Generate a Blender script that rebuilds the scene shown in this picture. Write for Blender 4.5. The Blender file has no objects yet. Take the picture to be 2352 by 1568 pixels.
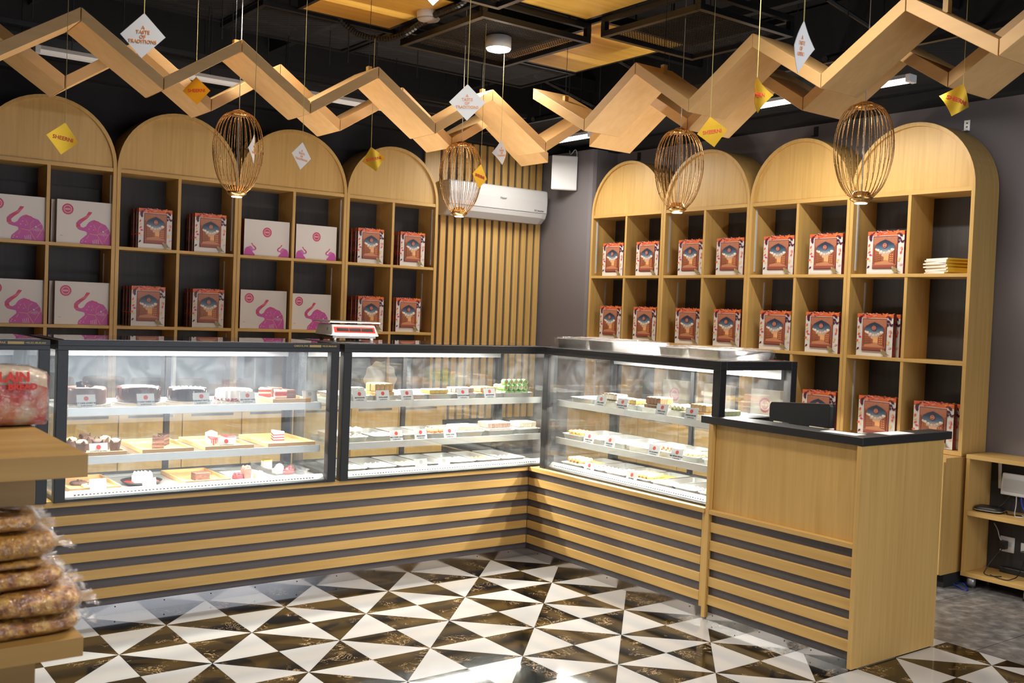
import bpy, math, random
from math import pi, sin, cos, radians as R
from mathutils import Vector, Matrix, Euler
rnd = random.Random(7)
sc = bpy.context.scene
COL = sc.collection
# ------------------------------------------------------------------ camera
cam_d = bpy.data.cameras.new('camera'); cam = bpy.data.objects.new('camera', cam_d); COL.objects.link(cam)
cam_d.sensor_width = 36.0; cam_d.lens = 36.0 * 2334.888 / 2352.0
cam.rotation_euler = (R(88.30217735), R(-2.23678463), R(-36.88177075))
cam.location = (-4.06759283, -5.17317097, 1.58646924)
cam_d.clip_start = 0.05; cam_d.clip_end = 60
cam_d.dof.use_dof = True; cam_d.dof.focus_distance = 6.6; cam_d.dof.aperture_fstop = 8.0
sc.camera = cam
# ------------------------------------------------------------------ view, world
sc.view_settings.view_transform = 'Standard'; sc.view_settings.look = 'None'
sc.view_settings.gamma = 1.0; sc.view_settings.use_curve_mapping = False
sc.view_settings.exposure = 0.0
sc.cycles.transparent_max_bounces = 32
sc.cycles.max_bounces = 8
sc.cycles.caustics_reflective = False; sc.cycles.caustics_refractive = False
w = bpy.data.worlds.new('world'); sc.world = w; w.use_nodes = True
bg = w.node_tree.nodes['Background']; bg.inputs[0].default_value = (0.82, 0.89, 1.0, 1); bg.inputs[1].default_value = 3.2
# ------------------------------------------------------------------ lamps added out of frame as unseen customer side downlights
def area(name, loc, size, power, color=(1, 1, 1), rot=(0, 0, 0), shape='DISK', sy=None, spread=180, parent=None):
    d = bpy.data.lights.new(name, 'AREA'); d.shape = shape; d.size = size
    if sy: d.size_y = sy
    d.energy = power; d.color = color; d.spread = R(spread)
    o = bpy.data.objects.new(name, d); COL.objects.link(o); o.location = loc; o.rotation_euler = rot
    if parent: o.parent = parent
    return o
DAY = (1.0, 0.93, 0.84)
for x, y in ((-0.9, -2.5), (-2.6, -2.5), (-0.7, -4.8), (-2.5, -4.8), (-5.2, -4.8)):
    area('downlight_lamp', (x, y, 3.34), 0.24, 28, DAY, spread=152)
# ------------------------------------------------------------------ materials
def nt(name):
    m = bpy.data.materials.new(name); m.use_nodes = True
    t = m.node_tree; b = t.nodes['Principled BSDF']
    return m, t, b
def S(b, **k):
    for n, v in k.items():
        n = n.replace('_', ' ')
        b.inputs[n].default_value = (*v, 1) if isinstance(v, tuple) and len(v) == 3 else v
def plain(name, c, rough=0.5, metal=0.0, **k):
    m, t, b = nt(name); S(b, Base_Color=c, Roughness=rough, Metallic=metal, **k)
    n = t.nodes.new('ShaderNodeTexNoise'); n.inputs['Scale'].default_value = 60
    tc = t.nodes.new('ShaderNodeTexCoord'); t.links.new(tc.outputs['Object'], n.inputs['Vector'])
    mr = t.nodes.new('ShaderNodeMapRange'); mr.inputs['To Min'].default_value = max(0, rough - .06); mr.inputs['To Max'].default_value = min(1, rough + .06)
    t.links.new(n.outputs['Fac'], mr.inputs['Value']); t.links.new(mr.outputs['Result'], b.inputs['Roughness'])
    return m
def wood(name, axis, a, bcol, rough=0.42, sc_=1.0):
    m, t, b = nt(name)
    tc = t.nodes.new('ShaderNodeTexCoord'); mp = t.nodes.new('ShaderNodeMapping')
    s = [42 * sc_, 42 * sc_, 42 * sc_]; s['xyz'.index(axis)] = 1.6 * sc_
    mp.inputs['Scale'].default_value = s
    t.links.new(tc.outputs['Object'], mp.inputs['Vector'])
    n1 = t.nodes.new('ShaderNodeTexNoise'); n1.inputs['Scale'].default_value = 1.0; n1.inputs['Detail'].default_value = 5; n1.inputs['Distortion'].default_value = 0.6
    t.links.new(mp.outputs['Vector'], n1.inputs['Vector'])
    mp2 = t.nodes.new('ShaderNodeMapping'); s2 = [7 * sc_] * 3; s2['xyz'.index(axis)] = 0.7 * sc_; mp2.inputs['Scale'].default_value = s2
    t.links.new(tc.outputs['Object'], mp2.inputs['Vector'])
    n2 = t.nodes.new('ShaderNodeTexNoise'); n2.inputs['Scale'].default_value = 1.0; n2.inputs['Detail'].default_value = 3; n2.inputs['Distortion'].default_value = 1.2
    t.links.new(mp2.outputs['Vector'], n2.inputs['Vector'])
    ad = t.nodes.new('ShaderNodeMath'); ad.operation = 'MULTIPLY_ADD'; ad.inputs[1].default_value = 0.55
    t.links.new(n1.outputs['Fac'], ad.inputs[0]); 
    m2 = t.nodes.new('ShaderNodeMath'); m2.operation = 'MULTIPLY'; m2.inputs[1].default_value = 0.45
    t.links.new(n2.outputs['Fac'], m2.inputs[0]); t.links.new(m2.outputs[0], ad.inputs[2])
    cr = t.nodes.new('ShaderNodeValToRGB'); cr.color_ramp.elements[0].position = 0.34; cr.color_ramp.elements[1].position = 0.64
    cr.color_ramp.elements[0].color = (*bcol, 1); cr.color_ramp.elements[1].color = (*a, 1)
    t.links.new(ad.outputs[0], cr.inputs['Fac']); t.links.new(cr.outputs['Color'], b.inputs['Base Color'])
    bp = t.nodes.new('ShaderNodeBump'); bp.inputs['Strength'].default_value = 0.05; bp.inputs['Distance'].default_value = 0.002
    t.links.new(n1.outputs['Fac'], bp.inputs['Height']); t.links.new(bp.outputs['Normal'], b.inputs['Normal'])
    S(b, Roughness=rough)
    return m
WA, WB = (0.64, 0.40, 0.132), (0.52, 0.305, 0.085)
WZ = wood('oak_veneer_upright', 'z', WA, WB); WX = wood('oak_veneer_long_x', 'x', WA, WB); WY = wood('oak_veneer_long_y', 'y', WA, WB)
RW, RB = (0.74, 0.46, 0.20), (0.64, 0.38, 0.145)
RX = wood('ribbon_veneer_x', 'x', RW, RB, .5, .6); RY = wood('ribbon_veneer_y', 'y', RW, RB, .5, .6)
CW = wood('ceiling_laminate', 'x', (0.86, 0.56, 0.12), (0.68, 0.39, 0.06), .4, .5)
FW = wood('rack_veneer', 'x', (0.46, 0.275, 0.08), (0.34, 0.19, 0.048), .42, .6)
FE = wood('rack_edge_veneer', 'x', (0.47, 0.28, 0.085), (0.36, 0.20, 0.05), .45, .6)
TW = wood('tray_beech', 'x', (0.70, 0.43, 0.19), (0.60, 0.34, 0.13), .45, 1)
BACK = wood('charcoal_back_board', 'z', (0.040, 0.036, 0.037), (0.026, 0.024, 0.026), .55)
GREY = wood('grey_laminate', 'x', (0.115, 0.100, 0.103), (0.085, 0.074, 0.078), .5)
BLACK = plain('black_powder_coat', (0.010, 0.010, 0.012), .38)
MATTE = plain('matte_black', (0.011, 0.011, 0.012), .85)
CEILB = plain('black_painted_slab', (0.016, 0.015, 0.016), .9)
WALLG = plain('warm_grey_wall_paint', (0.185, 0.165, 0.172), .75)
STEEL = plain('brushed_steel', (0.66, 0.65, 0.63), .36, 0.7)
KICK = plain('kick_plate_steel', (0.60, 0.58, 0.57), .16, 1.0)
WHITE = plain('white_plastic', (0.80, 0.79, 0.78), .4)
OFFW = plain('pale_grey_plastic', (0.55, 0.54, 0.53), .45)
HEAD = plain('dull_steel', (0.22, 0.22, 0.23), .45, .5)
NIGHT = plain('charcoal_wall_paint', (0.022, 0.021, 0.025), .8)
ACWH = plain('aircon_white', (0.47, 0.465, 0.46), .4)
PAPER = plain('white_card', (0.80, 0.80, 0.81), .6)
DARKP = plain('black_plastic', (0.012, 0.012, 0.013), .42)
BRONZE = plain('bronze_wire', (0.66, 0.38, 0.14), .28, 1.0)
REDP = plain('red_print', (0.72, 0.05, 0.035), .5)
ORNG = plain('orange_print', (0.85, 0.33, 0.10), .5)
INK = plain('dark_ink', (0.03, 0.03, 0.035), .6)
GOLDI = plain('gold_ink', (0.45, 0.33, 0.10), .4)
GOLD = plain('gold_foil_card', (0.84, 0.52, 0.045), .36, 0.78)
STRING = plain('yellow_string', (0.55, 0.45, 0.16), .7)
FOIL = None
def glassy(name, tint=(1, 1, 1), haze=0.03, base=0.05, rough=0.0, bump=0.0):
    m = bpy.data.materials.new(name); m.use_nodes = True; t = m.node_tree; t.nodes.clear()
    out = t.nodes.new('ShaderNodeOutputMaterial'); tr = t.nodes.new('ShaderNodeBsdfTransparent'); tr.inputs[0].default_value = (*tint, 1)
    gl = t.nodes.new('ShaderNodeBsdfGlossy'); gl.inputs['Roughness'].default_value = rough; gl.inputs[0].default_value = (1, 1, 1, 1)
    lw = t.nodes.new('ShaderNodeLayerWeight'); lw.inputs['Blend'].default_value = 0.5
    pw = t.nodes.new('ShaderNodeMath'); pw.operation = 'POWER'; pw.inputs[1].default_value = 4.0
    t.links.new(lw.outputs['Facing'], pw.inputs[0])
    ma = t.nodes.new('ShaderNodeMath'); ma.operation = 'MULTIPLY_ADD'; ma.inputs[1].default_value = 0.85; ma.inputs[2].default_value = base; ma.use_clamp = True
    t.links.new(pw.outputs[0], ma.inputs[0])
    mx = t.nodes.new('ShaderNodeMixShader'); t.links.new(ma.outputs[0], mx.inputs[0]); t.links.new(tr.outputs[0], mx.inputs[1]); t.links.new(gl.outputs[0], mx.inputs[2])
    tc = t.nodes.new('ShaderNodeTexCoord'); n = t.nodes.new('ShaderNodeTexNoise'); n.inputs['Scale'].default_value = 6; n.inputs['Detail'].default_value = 4; n.inputs['Distortion'].default_value = 1.5
    t.links.new(tc.outputs['Object'], n.inputs['Vector'])
    hz = t.nodes.new('ShaderNodeMapRange'); hz.inputs['From Min'].default_value = .4; hz.inputs['From Max'].default_value = .75; hz.inputs['To Min'].default_value = haze * .4; hz.inputs['To Max'].default_value = haze * 2
    t.links.new(n.outputs['Fac'], hz.inputs['Value'])
    df = t.nodes.new('ShaderNodeBsdfDiffuse'); df.inputs[0].default_value = (.8, .82, .86, 1)
    mx2 = t.nodes.new('ShaderNodeMixShader'); t.links.new(hz.outputs[0], mx2.inputs[0]); t.links.new(mx.outputs[0], mx2.inputs[1]); t.links.new(df.outputs[0], mx2.inputs[2])
    if bump:
        bpn = t.nodes.new('ShaderNodeBump'); bpn.inputs['Strength'].default_value = bump; bpn.inputs['Distance'].default_value = .01
        n3 = t.nodes.new('ShaderNodeTexNoise'); n3.inputs['Scale'].default_value = 38; n3.inputs['Detail'].default_value = 3; n3.inputs['Distortion'].default_value = 2
        t.links.new(tc.outputs['Object'], n3.inputs['Vector']); t.links.new(n3.outputs['Fac'], bpn.inputs['Height'])
        t.links.new(bpn.outputs[0], gl.inputs['Normal']); t.links.new(bpn.outputs[0], df.inputs['Normal'])
    t.links.new(mx2.outputs[0], out.inputs[0])
    return m
GLASS = glassy('case_glass', (0.97, 0.985, 0.98), 0.02, 0.035)
SHGLASS = glassy('shelf_glass', (0.95, 0.98, 0.97), 0.05, 0.06)
TOPGL = glassy('top_glass', (0.62, 0.62, 0.64), 0.0, 0.08, 0.02)
FILM = glassy('clear_film', (0.97, 0.97, 0.97), 0.02, 0.09, 0.10, 0.9)
ACRYL = glassy('clear_acrylic', (0.98, 0.98, 0.98), 0.04, 0.08, 0.02)
def emit(name, c, s):
    m = bpy.data.materials.new(name); m.use_nodes = True; t = m.node_tree; t.nodes.clear()
    o = t.nodes.new('ShaderNodeOutputMaterial'); e = t.nodes.new('ShaderNodeEmission'); e.inputs[0].default_value = (*c, 1); e.inputs[1].default_value = s
    t.links.new(e.outputs[0], o.inputs[0]); return m
TUBE_ON = emit('lit_tube', (1, 0.97, 0.92), 9)
LED_ON = emit('led_strip', (0.95, 0.97, 1.0), 8)
LENS_ON = emit('lit_lens', (1, 0.97, 0.90), 10)
PEND_ON = emit('pendant_lens', (1, 0.93, 0.80), 9)
def printed(name, rough=.4):
    m, t, b = nt(name); a = t.nodes.new('ShaderNodeVertexColor'); a.layer_name = 'Col'
    t.links.new(a.outputs[0], b.inputs['Base Color']); S(b, Roughness=rough); return m
PRINT = printed('printed_card')
def mottled(name, c1, c2, scale, rough=.7, bump=.4, dist=.004, c3=None, p=(.35, .65)):
    m, t, b = nt(name)
    tc = t.nodes.new('ShaderNodeTexCoord'); n = t.nodes.new('ShaderNodeTexNoise'); n.inputs['Scale'].default_value = scale; n.inputs['Detail'].default_value = 4
    t.links.new(tc.outputs['Object'], n.inputs['Vector'])
    cr = t.nodes.new('ShaderNodeValToRGB'); cr.color_ramp.elements[0].position = p[0]; cr.color_ramp.elements[1].position = p[1]
    cr.color_ramp.elements[0].color = (*c1, 1); cr.color_ramp.elements[1].color = (*c2, 1)
    if c3: e = cr.color_ramp.elements.new((p[0] + p[1]) / 2); e.color = (*c3, 1)
    t.links.new(n.outputs['Fac'], cr.inputs['Fac']); t.links.new(cr.outputs['Color'], b.inputs['Base Color'])
    bp = t.nodes.new('ShaderNodeBump'); bp.inputs['Strength'].default_value = bump; bp.inputs['Distance'].default_value = dist
    t.links.new(n.outputs['Fac'], bp.inputs['Height']); t.links.new(bp.outputs['Normal'], b.inputs['Normal'])
    S(b, Roughness=rough); return m
FOIL = mottled('aluminium_foil', (0.55, 0.55, 0.56), (0.85, 0.85, 0.86), 45, .22, 1.0, .012); FOIL.node_tree.nodes['Principled BSDF'].inputs['Metallic'].default_value = 1.0
# floor tiles: white porcelain, black marble with brown zones and gold veins, grey stone
FWHT = mottled('white_floor_tile', (0.44, 0.43, 0.425), (0.49, 0.48, 0.475), 2.5, .07, 0.0)
def marble():
    m, t, b = nt('black_gold_marble')
    tc = t.nodes.new('ShaderNodeTexCoord')
    n = t.nodes.new('ShaderNodeTexNoise'); n.inputs['Scale'].default_value = 3.2; n.inputs['Detail'].default_value = 2; n.inputs['Distortion'].default_value = .8
    t.links.new(tc.outputs['Object'], n.inputs['Vector'])
    cr = t.nodes.new('ShaderNodeValToRGB'); cr.color_ramp.interpolation = 'EASE'
    cr.color_ramp.elements[0].position = .49; cr.color_ramp.elements[1].position = .54
    cr.color_ramp.elements[0].color = (0.006, 0.0055, 0.005, 1); cr.color_ramp.elements[1].color = (0.034, 0.021, 0.007, 1)
    t.links.new(n.outputs['Fac'], cr.inputs['Fac'])
    v = t.nodes.new('ShaderNodeTexNoise'); v.inputs['Scale'].default_value = 9; v.inputs['Detail'].default_value = 5; v.inputs['Distortion'].default_value = 2.2; v.inputs['Roughness'].default_value = .65
    t.links.new(tc.outputs['Object'], v.inputs['Vector'])
    s = t.nodes.new('ShaderNodeMath'); s.operation = 'SUBTRACT'; s.inputs[1].default_value = .5; t.links.new(v.outputs['Fac'], s.inputs[0])
    ab = t.nodes.new('ShaderNodeMath'); ab.operation = 'ABSOLUTE'; t.links.new(s.outputs[0], ab.inputs[0])
    mr = t.nodes.new('ShaderNodeMapRange'); mr.inputs['From Min'].default_value = .004; mr.inputs['From Max'].default_value = .013; mr.inputs['To Min'].default_value = 1; mr.inputs['To Max'].default_value = 0
    t.links.new(ab.outputs[0], mr.inputs['Value'])
    k = t.nodes.new('ShaderNodeTexNoise'); k.inputs['Scale'].default_value = 5.5; t.links.new(tc.outputs['Object'], k.inputs['Vector'])
    kr = t.nodes.new('ShaderNodeMapRange'); kr.inputs['From Min'].default_value = .52; kr.inputs['From Max'].default_value = .60; t.links.new(k.outputs['Fac'], kr.inputs['Value'])
    mu = t.nodes.new('ShaderNodeMath'); mu.operation = 'MULTIPLY'; t.links.new(mr.outputs[0], mu.inputs[0]); t.links.new(kr.outputs[0], mu.inputs[1])
    mx = t.nodes.new('ShaderNodeMixRGB'); t.links.new(mu.outputs[0], mx.inputs[0]); t.links.new(cr.outputs[0], mx.inputs[1]); mx.inputs[2].default_value = (0.62, 0.42, 0.22, 1)
    t.links.new(mx.outputs[0], b.inputs['Base Color']); S(b, Roughness=.07, Specular_IOR_Level=.35); return m
MARB = marble()
GTILE = mottled('grey_stone_tile', (0.10, 0.095, 0.095), (0.30, 0.28, 0.27), 14, .25, .05, .002, (0.17, 0.16, 0.155), (.3, .72))
GROUT = plain('dark_grout', (0.06, 0.055, 0.05), .8)
# ------------------------------------------------------------------ mesh helpers
class MB:
    def __init__(s): s.v = []; s.f = []; s.m = []; s.c = []
    def add(s, vs, fs, m=0, col=None):
        o = len(s.v); s.v += [tuple(v) for v in vs]
        for f in fs: s.f.append(tuple(i + o for i in f)); s.m.append(m); s.c.append(col)
        return s
    def box(s, x0, y0, z0, x1, y1, z1, m=0, col=None):
        return s.add([(x0, y0, z0), (x1, y0, z0), (x1, y1, z0), (x0, y1, z0), (x0, y0, z1), (x1, y0, z1), (x1, y1, z1), (x0, y1, z1)],
                     [(3, 2, 1, 0), (4, 5, 6, 7), (0, 1, 5, 4), (1, 2, 6, 5), (2, 3, 7, 6), (3, 0, 4, 7)], m, col)
    def prism(s, pts, axis, a, b, m=0, col=None):
        # pts in the two other axes (cyclic order: x->(y,z), y->(x,z), z->(x,y))
        n = len(pts)
        def P(p, t):
            return {'x': (t, p[0], p[1]), 'y': (p[0], t, p[1]), 'z': (p[0], p[1], t)}[axis]
        vs = [P(p, a) for p in pts] + [P(p, b) for p in pts]
        fs = [tuple(range(n)), tuple(range(2 * n - 1, n - 1, -1))] + [(i, i + n, (i + 1) % n + n, (i + 1) % n) for i in range(n)]
        return s.add(vs, fs, m, col)
    def lathe(s, prof, n=24, m=0, c=(0, 0), a0=0, cap=True):
        vs = []; fs = []
        for r, z in prof:
            for k in range(n): vs.append((c[0] + r * cos(2 * pi * k / n + a0), c[1] + r * sin(2 * pi * k / n + a0), z))
        for j in range(len(prof) - 1):
            for k in range(n): fs.append((j * n + k, j * n + (k + 1) % n, (j + 1) * n + (k + 1) % n, (j + 1) * n + k))
        if cap: fs.append(tuple(range(n - 1, -1, -1))); fs.append(tuple((len(prof) - 1) * n + k for k in range(n)))
        return s.add(vs, fs, m)
    def tube(s, pts, r, n=6, m=0, closed=False):
        pts = [Vector(p) for p in pts]; N = len(pts); vs = []; fs = []
        for i, p in enumerate(pts):
            if closed: d = pts[(i + 1) % N] - pts[i - 1]
            else: d = pts[min(i + 1, N - 1)] - pts[max(i - 1, 0)]
            d.normalize(); u = d.cross(Vector((0, 0, 1)))
            if u.length < .05: u = d.cross(Vector((1, 0, 0)))
            u.normalize(); w_ = d.cross(u)
            for k in range(n): vs.append(p + (u * cos(2 * pi * k / n) + w_ * sin(2 * pi * k / n)) * r)
        M = N if closed else N - 1
        for i in range(M):
            for k in range(n): a = i * n; b = ((i + 1) % N) * n; fs.append((a + k, a + (k + 1) % n, b + (k + 1) % n, b + k))
        if not closed: fs.append(tuple(range(n - 1, -1, -1))); fs.append(tuple((N - 1) * n + k for k in range(n)))
        return s.add(vs, fs, m)
    def loft(s, rings, m=0, cap0=True, cap1=True):
        n = len(rings[0]); vs = [p for r in rings for p in r]; fs = []
        for j in range(len(rings) - 1):
            for k in range(n): fs.append((j * n + k, j * n + (k + 1) % n, (j + 1) * n + (k + 1) % n, (j + 1) * n + k))
        if cap0: fs.append(tuple(range(n - 1, -1, -1)))
        if cap1: fs.append(tuple((len(rings) - 1) * n + k for k in range(n)))
        return s.add(vs, fs, m)
    def mesh(s, name, mats, smooth=False):
        me = bpy.data.meshes.new(name); me.from_pydata(s.v, [], s.f)
        for m in (mats if isinstance(mats, (list, tuple)) else [mats]): me.materials.append(m)
        me.polygons.foreach_set('material_index', s.m)
        if any(c is not None for c in s.c):
            ca = me.color_attributes.new('Col', 'FLOAT_COLOR', 'CORNER'); i = 0
            buf = []
            for f, c in zip(s.f, s.c):
                for k in range(len(f)):
                    cc = c[k] if isinstance(c, list) else (c or (1, 1, 1)); buf += [*cc, 1.0]
            ca.data.foreach_set('color', buf)
        if smooth: me.polygons.foreach_set('use_smooth', [True] * len(me.polygons))
        me.update(); return me
def rrect(w, d, r, z, n=4, cx=0, cy=0):
    out = []
    for qx, qy, a in ((1, 1, 0), (-1, 1, 90), (-1, -1, 180), (1, -1, 270)):
        for k in range(n + 1):
            t = R(a + 90 * k / n); out.append((cx + qx * (w / 2 - r) + r * cos(t), cy + qy * (d / 2 - r) + r * sin(t), z))
    return out
def link(name, me, parent=None, loc=(0, 0, 0), rot=(0, 0, 0), scale=(1, 1, 1)):
    o = bpy.data.objects.new(name, me); COL.objects.link(o); o.location = loc; o.rotation_euler = rot; o.scale = scale
    if parent is not None: o.parent = parent
    return o
def obj(name, mb, mats, parent=None, smooth=False, bevel=0, loc=(0, 0, 0), rot=(0, 0, 0), auto=None):
    o = link(name, mb.mesh(name, mats, smooth), parent, loc, rot)
    if bevel:
        b = o.modifiers.new('bevel', 'BEVEL'); b.width = bevel; b.segments = 2; b.limit_method = 'ANGLE'; b.angle_limit = R(40)
    return o
def tag(o, label=None, cat=None, group=None, kind=None):
    if label: o['label'] = label
    if cat: o['category'] = cat
    if group: o['group'] = group
    if kind: o['kind'] = kind
    return o
def thing(name, label, cat, loc=(0, 0, 0), rz=0, group=None, rot=None):
    o = bpy.data.objects.new(name, None); COL.objects.link(o); o.empty_display_size = .05
    o.location = loc; o.rotation_euler = rot or (0, 0, rz); return tag(o, label, cat, group)
def kids(o): return [c for c in KID.get(o.name, [])]
KID = {}
def dup(root, loc, rz=None, label=None, group=None, scale=None, rot=None):
    r = root.copy(); COL.objects.link(r); r.location = loc
    if rz is not None: r.rotation_euler = (0, 0, rz)
    if rot: r.rotation_euler = rot
    if scale: r.scale = scale
    if label: r['label'] = label
    if group: r['group'] = group
    for ch in root.children:
        c = ch.copy(); COL.objects.link(c); c.parent = r
        for g in ch.children:
            d = g.copy(); COL.objects.link(d); d.parent = c
    return r
TXT = {}
def text_mesh(s, size, mat, bold=0.0, ext=0.0004, align='CENTER', lines=1.0):
    k = (s, size, mat.name, bold, align)
    if k in TXT: return TXT[k]
    cu = bpy.data.curves.new('lettering', 'FONT'); cu.body = s; cu.size = size; cu.align_x = align; cu.align_y = 'CENTER'
    cu.extrude = ext; cu.offset = bold; cu.resolution_u = 2; cu.space_line = lines
    o = bpy.data.objects.new('tmp_text', cu); COL.objects.link(o)
    dg = bpy.context.evaluated_depsgraph_get(); me = bpy.data.meshes.new_from_object(o.evaluated_get(dg)); me.name = 'lettering'
    bpy.data.objects.remove(o); bpy.data.curves.remove(cu)
    me.materials.clear(); me.materials.append(mat); TXT[k] = me; return me
def letter(name, s, size, mat, parent, loc, rot, bold=0.0, **k):
    return link(name, text_mesh(s, size, mat, bold, **k), parent, loc, rot)
# ------------------------------------------------------------------ setting
def struct(name, mb, mats, bevel=0, parent=None):
    o = obj(name, mb, mats, parent, bevel=bevel)
    if parent is None: o['kind'] = 'structure'
    return o
XB, YA, ZT = 2.22, 2.41, 3.05      # wall B (right) x, wall A (back) y, top of painted wall
wall_back = struct('wall_back', MB().box(-7, YA, 0, XB + .15, YA + .15, 3.9), NIGHT)
wall_right = struct('wall_right', MB().box(XB, -8, 0, XB + .15, YA, 3.9), WALLG)
struct('wall_left', MB().box(-7.15, -8, 0, -7, YA + .15, 3.9), WALLG)
wf = struct('wall_front_added', MB().box(-7.15, -8.15, 0, -2.4, -8, 3.9).box(-2.4, -8.15, 2.7, XB + .15, -8, 3.9), WALLG)  # unseen wall added with its left part closed to dim the left arches
struct('ceiling', MB().box(-7.15, -8, 3.9, XB + .15, YA + .15, 4.05), CEILB)
struct('wall_corner', MB().loft([[(1.975, 1.70, 0), (2.219, 1.70, 0), (2.219, 2.409, 0), (1.93, 2.409, 0), (1.93, 1.745, 0), (1.943, 1.713, 0)],
                                 [(1.975, 1.70, 3.06), (2.219, 1.70, 3.06), (2.219, 2.409, 3.06), (1.93, 2.409, 3.06), (1.93, 1.745, 3.06), (1.943, 1.713, 3.06)]]), WALLG)
struct('trim_1', MB().box(2.10, -7, ZT, XB - .001, YA - .001, 3.88), MATTE)
struct('trim_2', MB().box(-6.9, 2.30, ZT + .03, 2.09, YA - .001, 3.88), MATTE)
# grey stone floor on the staff side and under everything: slab + tile pieces
floor = struct('floor', MB().box(-7.15, -8, -.12, XB + .15, YA + .15, -.006), GROUT)
D = .618; NX, NY = -2.426, -.289
def visible(x, y):
    # generous wedge of floor that the photograph shows
    return True
tri_me = {}
def tri(pts, mat, col):
    cx = sum(p[0] for p in pts) / 3; cy = sum(p[1] for p in pts) / 3
    q = [(cx + (p[0] - cx) * .994, cy + (p[1] - cy) * .994) for p in pts]
    return q
def clip(q, xm):
    out = []
    for a, b in zip(q, q[1:] + q[:1]):
        if a[0] <= xm: out.append(a)
        if (a[0] <= xm) != (b[0] <= xm): t = (xm - a[0]) / (b[0] - a[0]); out.append((xm, a[1] + (b[1] - a[1]) * t))
    return out
near = []; far = MB()
CAMX, CAMY = -4.068, -5.173
def in_frame(x, y):
    dx, dy = x - CAMX, y - CAMY
    a = R(36.88); dep = dx * sin(a) + dy * cos(a); lat = dx * cos(a) - dy * sin(a)
    return dep > 4.0 and abs(lat) < dep * .56 and y < .12 and x < .85 and x > -3.4 and not (x > .05 and y > -2.4)
for i in range(-9, 8):
    for j in range(-10, 3):
        for kind in (0, 1):
            cx, cy = (NX + (i + .5) * D, NY + j * D) if kind == 0 else (NX + i * D, NY + (j + .5) * D)
            if cx > .80 + .31 or cy > 1.0: continue
            Lp, Rp, Tp, Bp, Cp = (cx - D / 2, cy), (cx + D / 2, cy), (cx, cy + D / 2), (cx, cy - D / 2), (cx, cy)
            tris = [((Lp, Bp, Cp), 0), ((Bp, Rp, Cp), 1), ((Rp, Tp, Cp), 0), ((Tp, Lp, Cp), 1)]
            for t, c in tris:
                if min(p[0] for p in t) > .79 or max(p[1] for p in t) > 1.0: continue
                white = (c == 1) ^ (kind == 1)
                q = clip(tri(t, None, None), .803); mx = sum(p[0] for p in q) / len(q); my = sum(p[1] for p in q) / len(q)
                if in_frame(mx, my): near.append((q, white, mx, my))
                else: far.prism(q, 'z', -.006, 0, 0 if white else 1)
near.sort(key=lambda t: (t[2] - CAMX) ** 2 + (t[3] - CAMY) ** 2)
for n_, (q, white, mx, my) in enumerate(near):
    if n_ < 296: obj('tile', MB().prism(q, 'z', -.006, 0), FWHT if white else MARB, floor)
    else: far.prism(q, 'z', -.006, 0, 0 if white else 1)
tag(obj('distant_tiles', far, [FWHT, MARB], floor), kind='stuff')
g2 = MB()
for i in range(0, 3):
    for j in range(-12, 4):
        x0, x1 = .806 + i * .6, min(.806 + (i + 1) * .6 - .004, XB); y0 = -7.6 + .2 + j * .6 + 7.2
        if x0 > XB - .05: continue
        vis = -4.3 < y0 < -1.2
        if vis: obj('stone_tile', MB().box(x0, y0, -.006, x1, y0 + .596, 0), GTILE, floor)
        else: g2.box(x0, y0, -.006, x1, min(y0 + .596, YA), 0)
g2.box(-6.9, 1.0, -.006, .803, YA, 0)
tag(obj('distant_stone_tiles', g2, GTILE, floor), kind='stuff')
obj('slat_backing', MB().box(.60, YA - .006, .6, 1.929, YA, ZT + .02), GREY, wall_back)
# wood slats on the back wall between the shelf and the corner
for k in range(16):
    x0 = .70 + k * .0815
    if x0 + .055 > 1.955: break
    obj('slat', MB().box(x0 if k else .60, YA - .028, .6, min(x0 + .055, 1.926), YA - .0062, ZT + .02), WZ, wall_back, bevel=.003)
# ------------------------------------------------------------------ counters (wood base with slats)
SL = [(.467, .515), (.374, .422), (.280, .328), (.187, .235), (.088, .139)]
def counter_left():
    t = thing('counter', 'long slatted wooden counter base under the back row of display cases', 'counter', (0, 0, 0))
    obj('carcass', MB().box(-4.4, .016, .05, .62, .60, .562), GREY, t)
    for a, b in SL: obj('slat', MB().box(-4.4, 0, a, -.001, .016, b), WX, t, bevel=.002)
    obj('top_trim', MB().prism([(-.018, .562), (.60, .562), (.60, .588), (-.018, .588)], 'x', -4.4, -.019), WX, t, bevel=.002)
    obj('kick_plate', MB().box(-4.4, .006, 0, .006, .0158, .052), KICK, t)
    sm = MB()
    for k in range(14): sm.lathe([(.004, 0), (.004, .002)], 8)
    scr = MB()
    for k in range(18):
        x = -4.3 + k * .245
        scr.prism([(x + .0035 * cos(a * pi / 4), .038 + .0035 * sin(a * pi / 4)) for a in range(8)], 'y', .004, .006)
    tag(obj('screws', scr, INK, t), kind='stuff')
    return t
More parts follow.
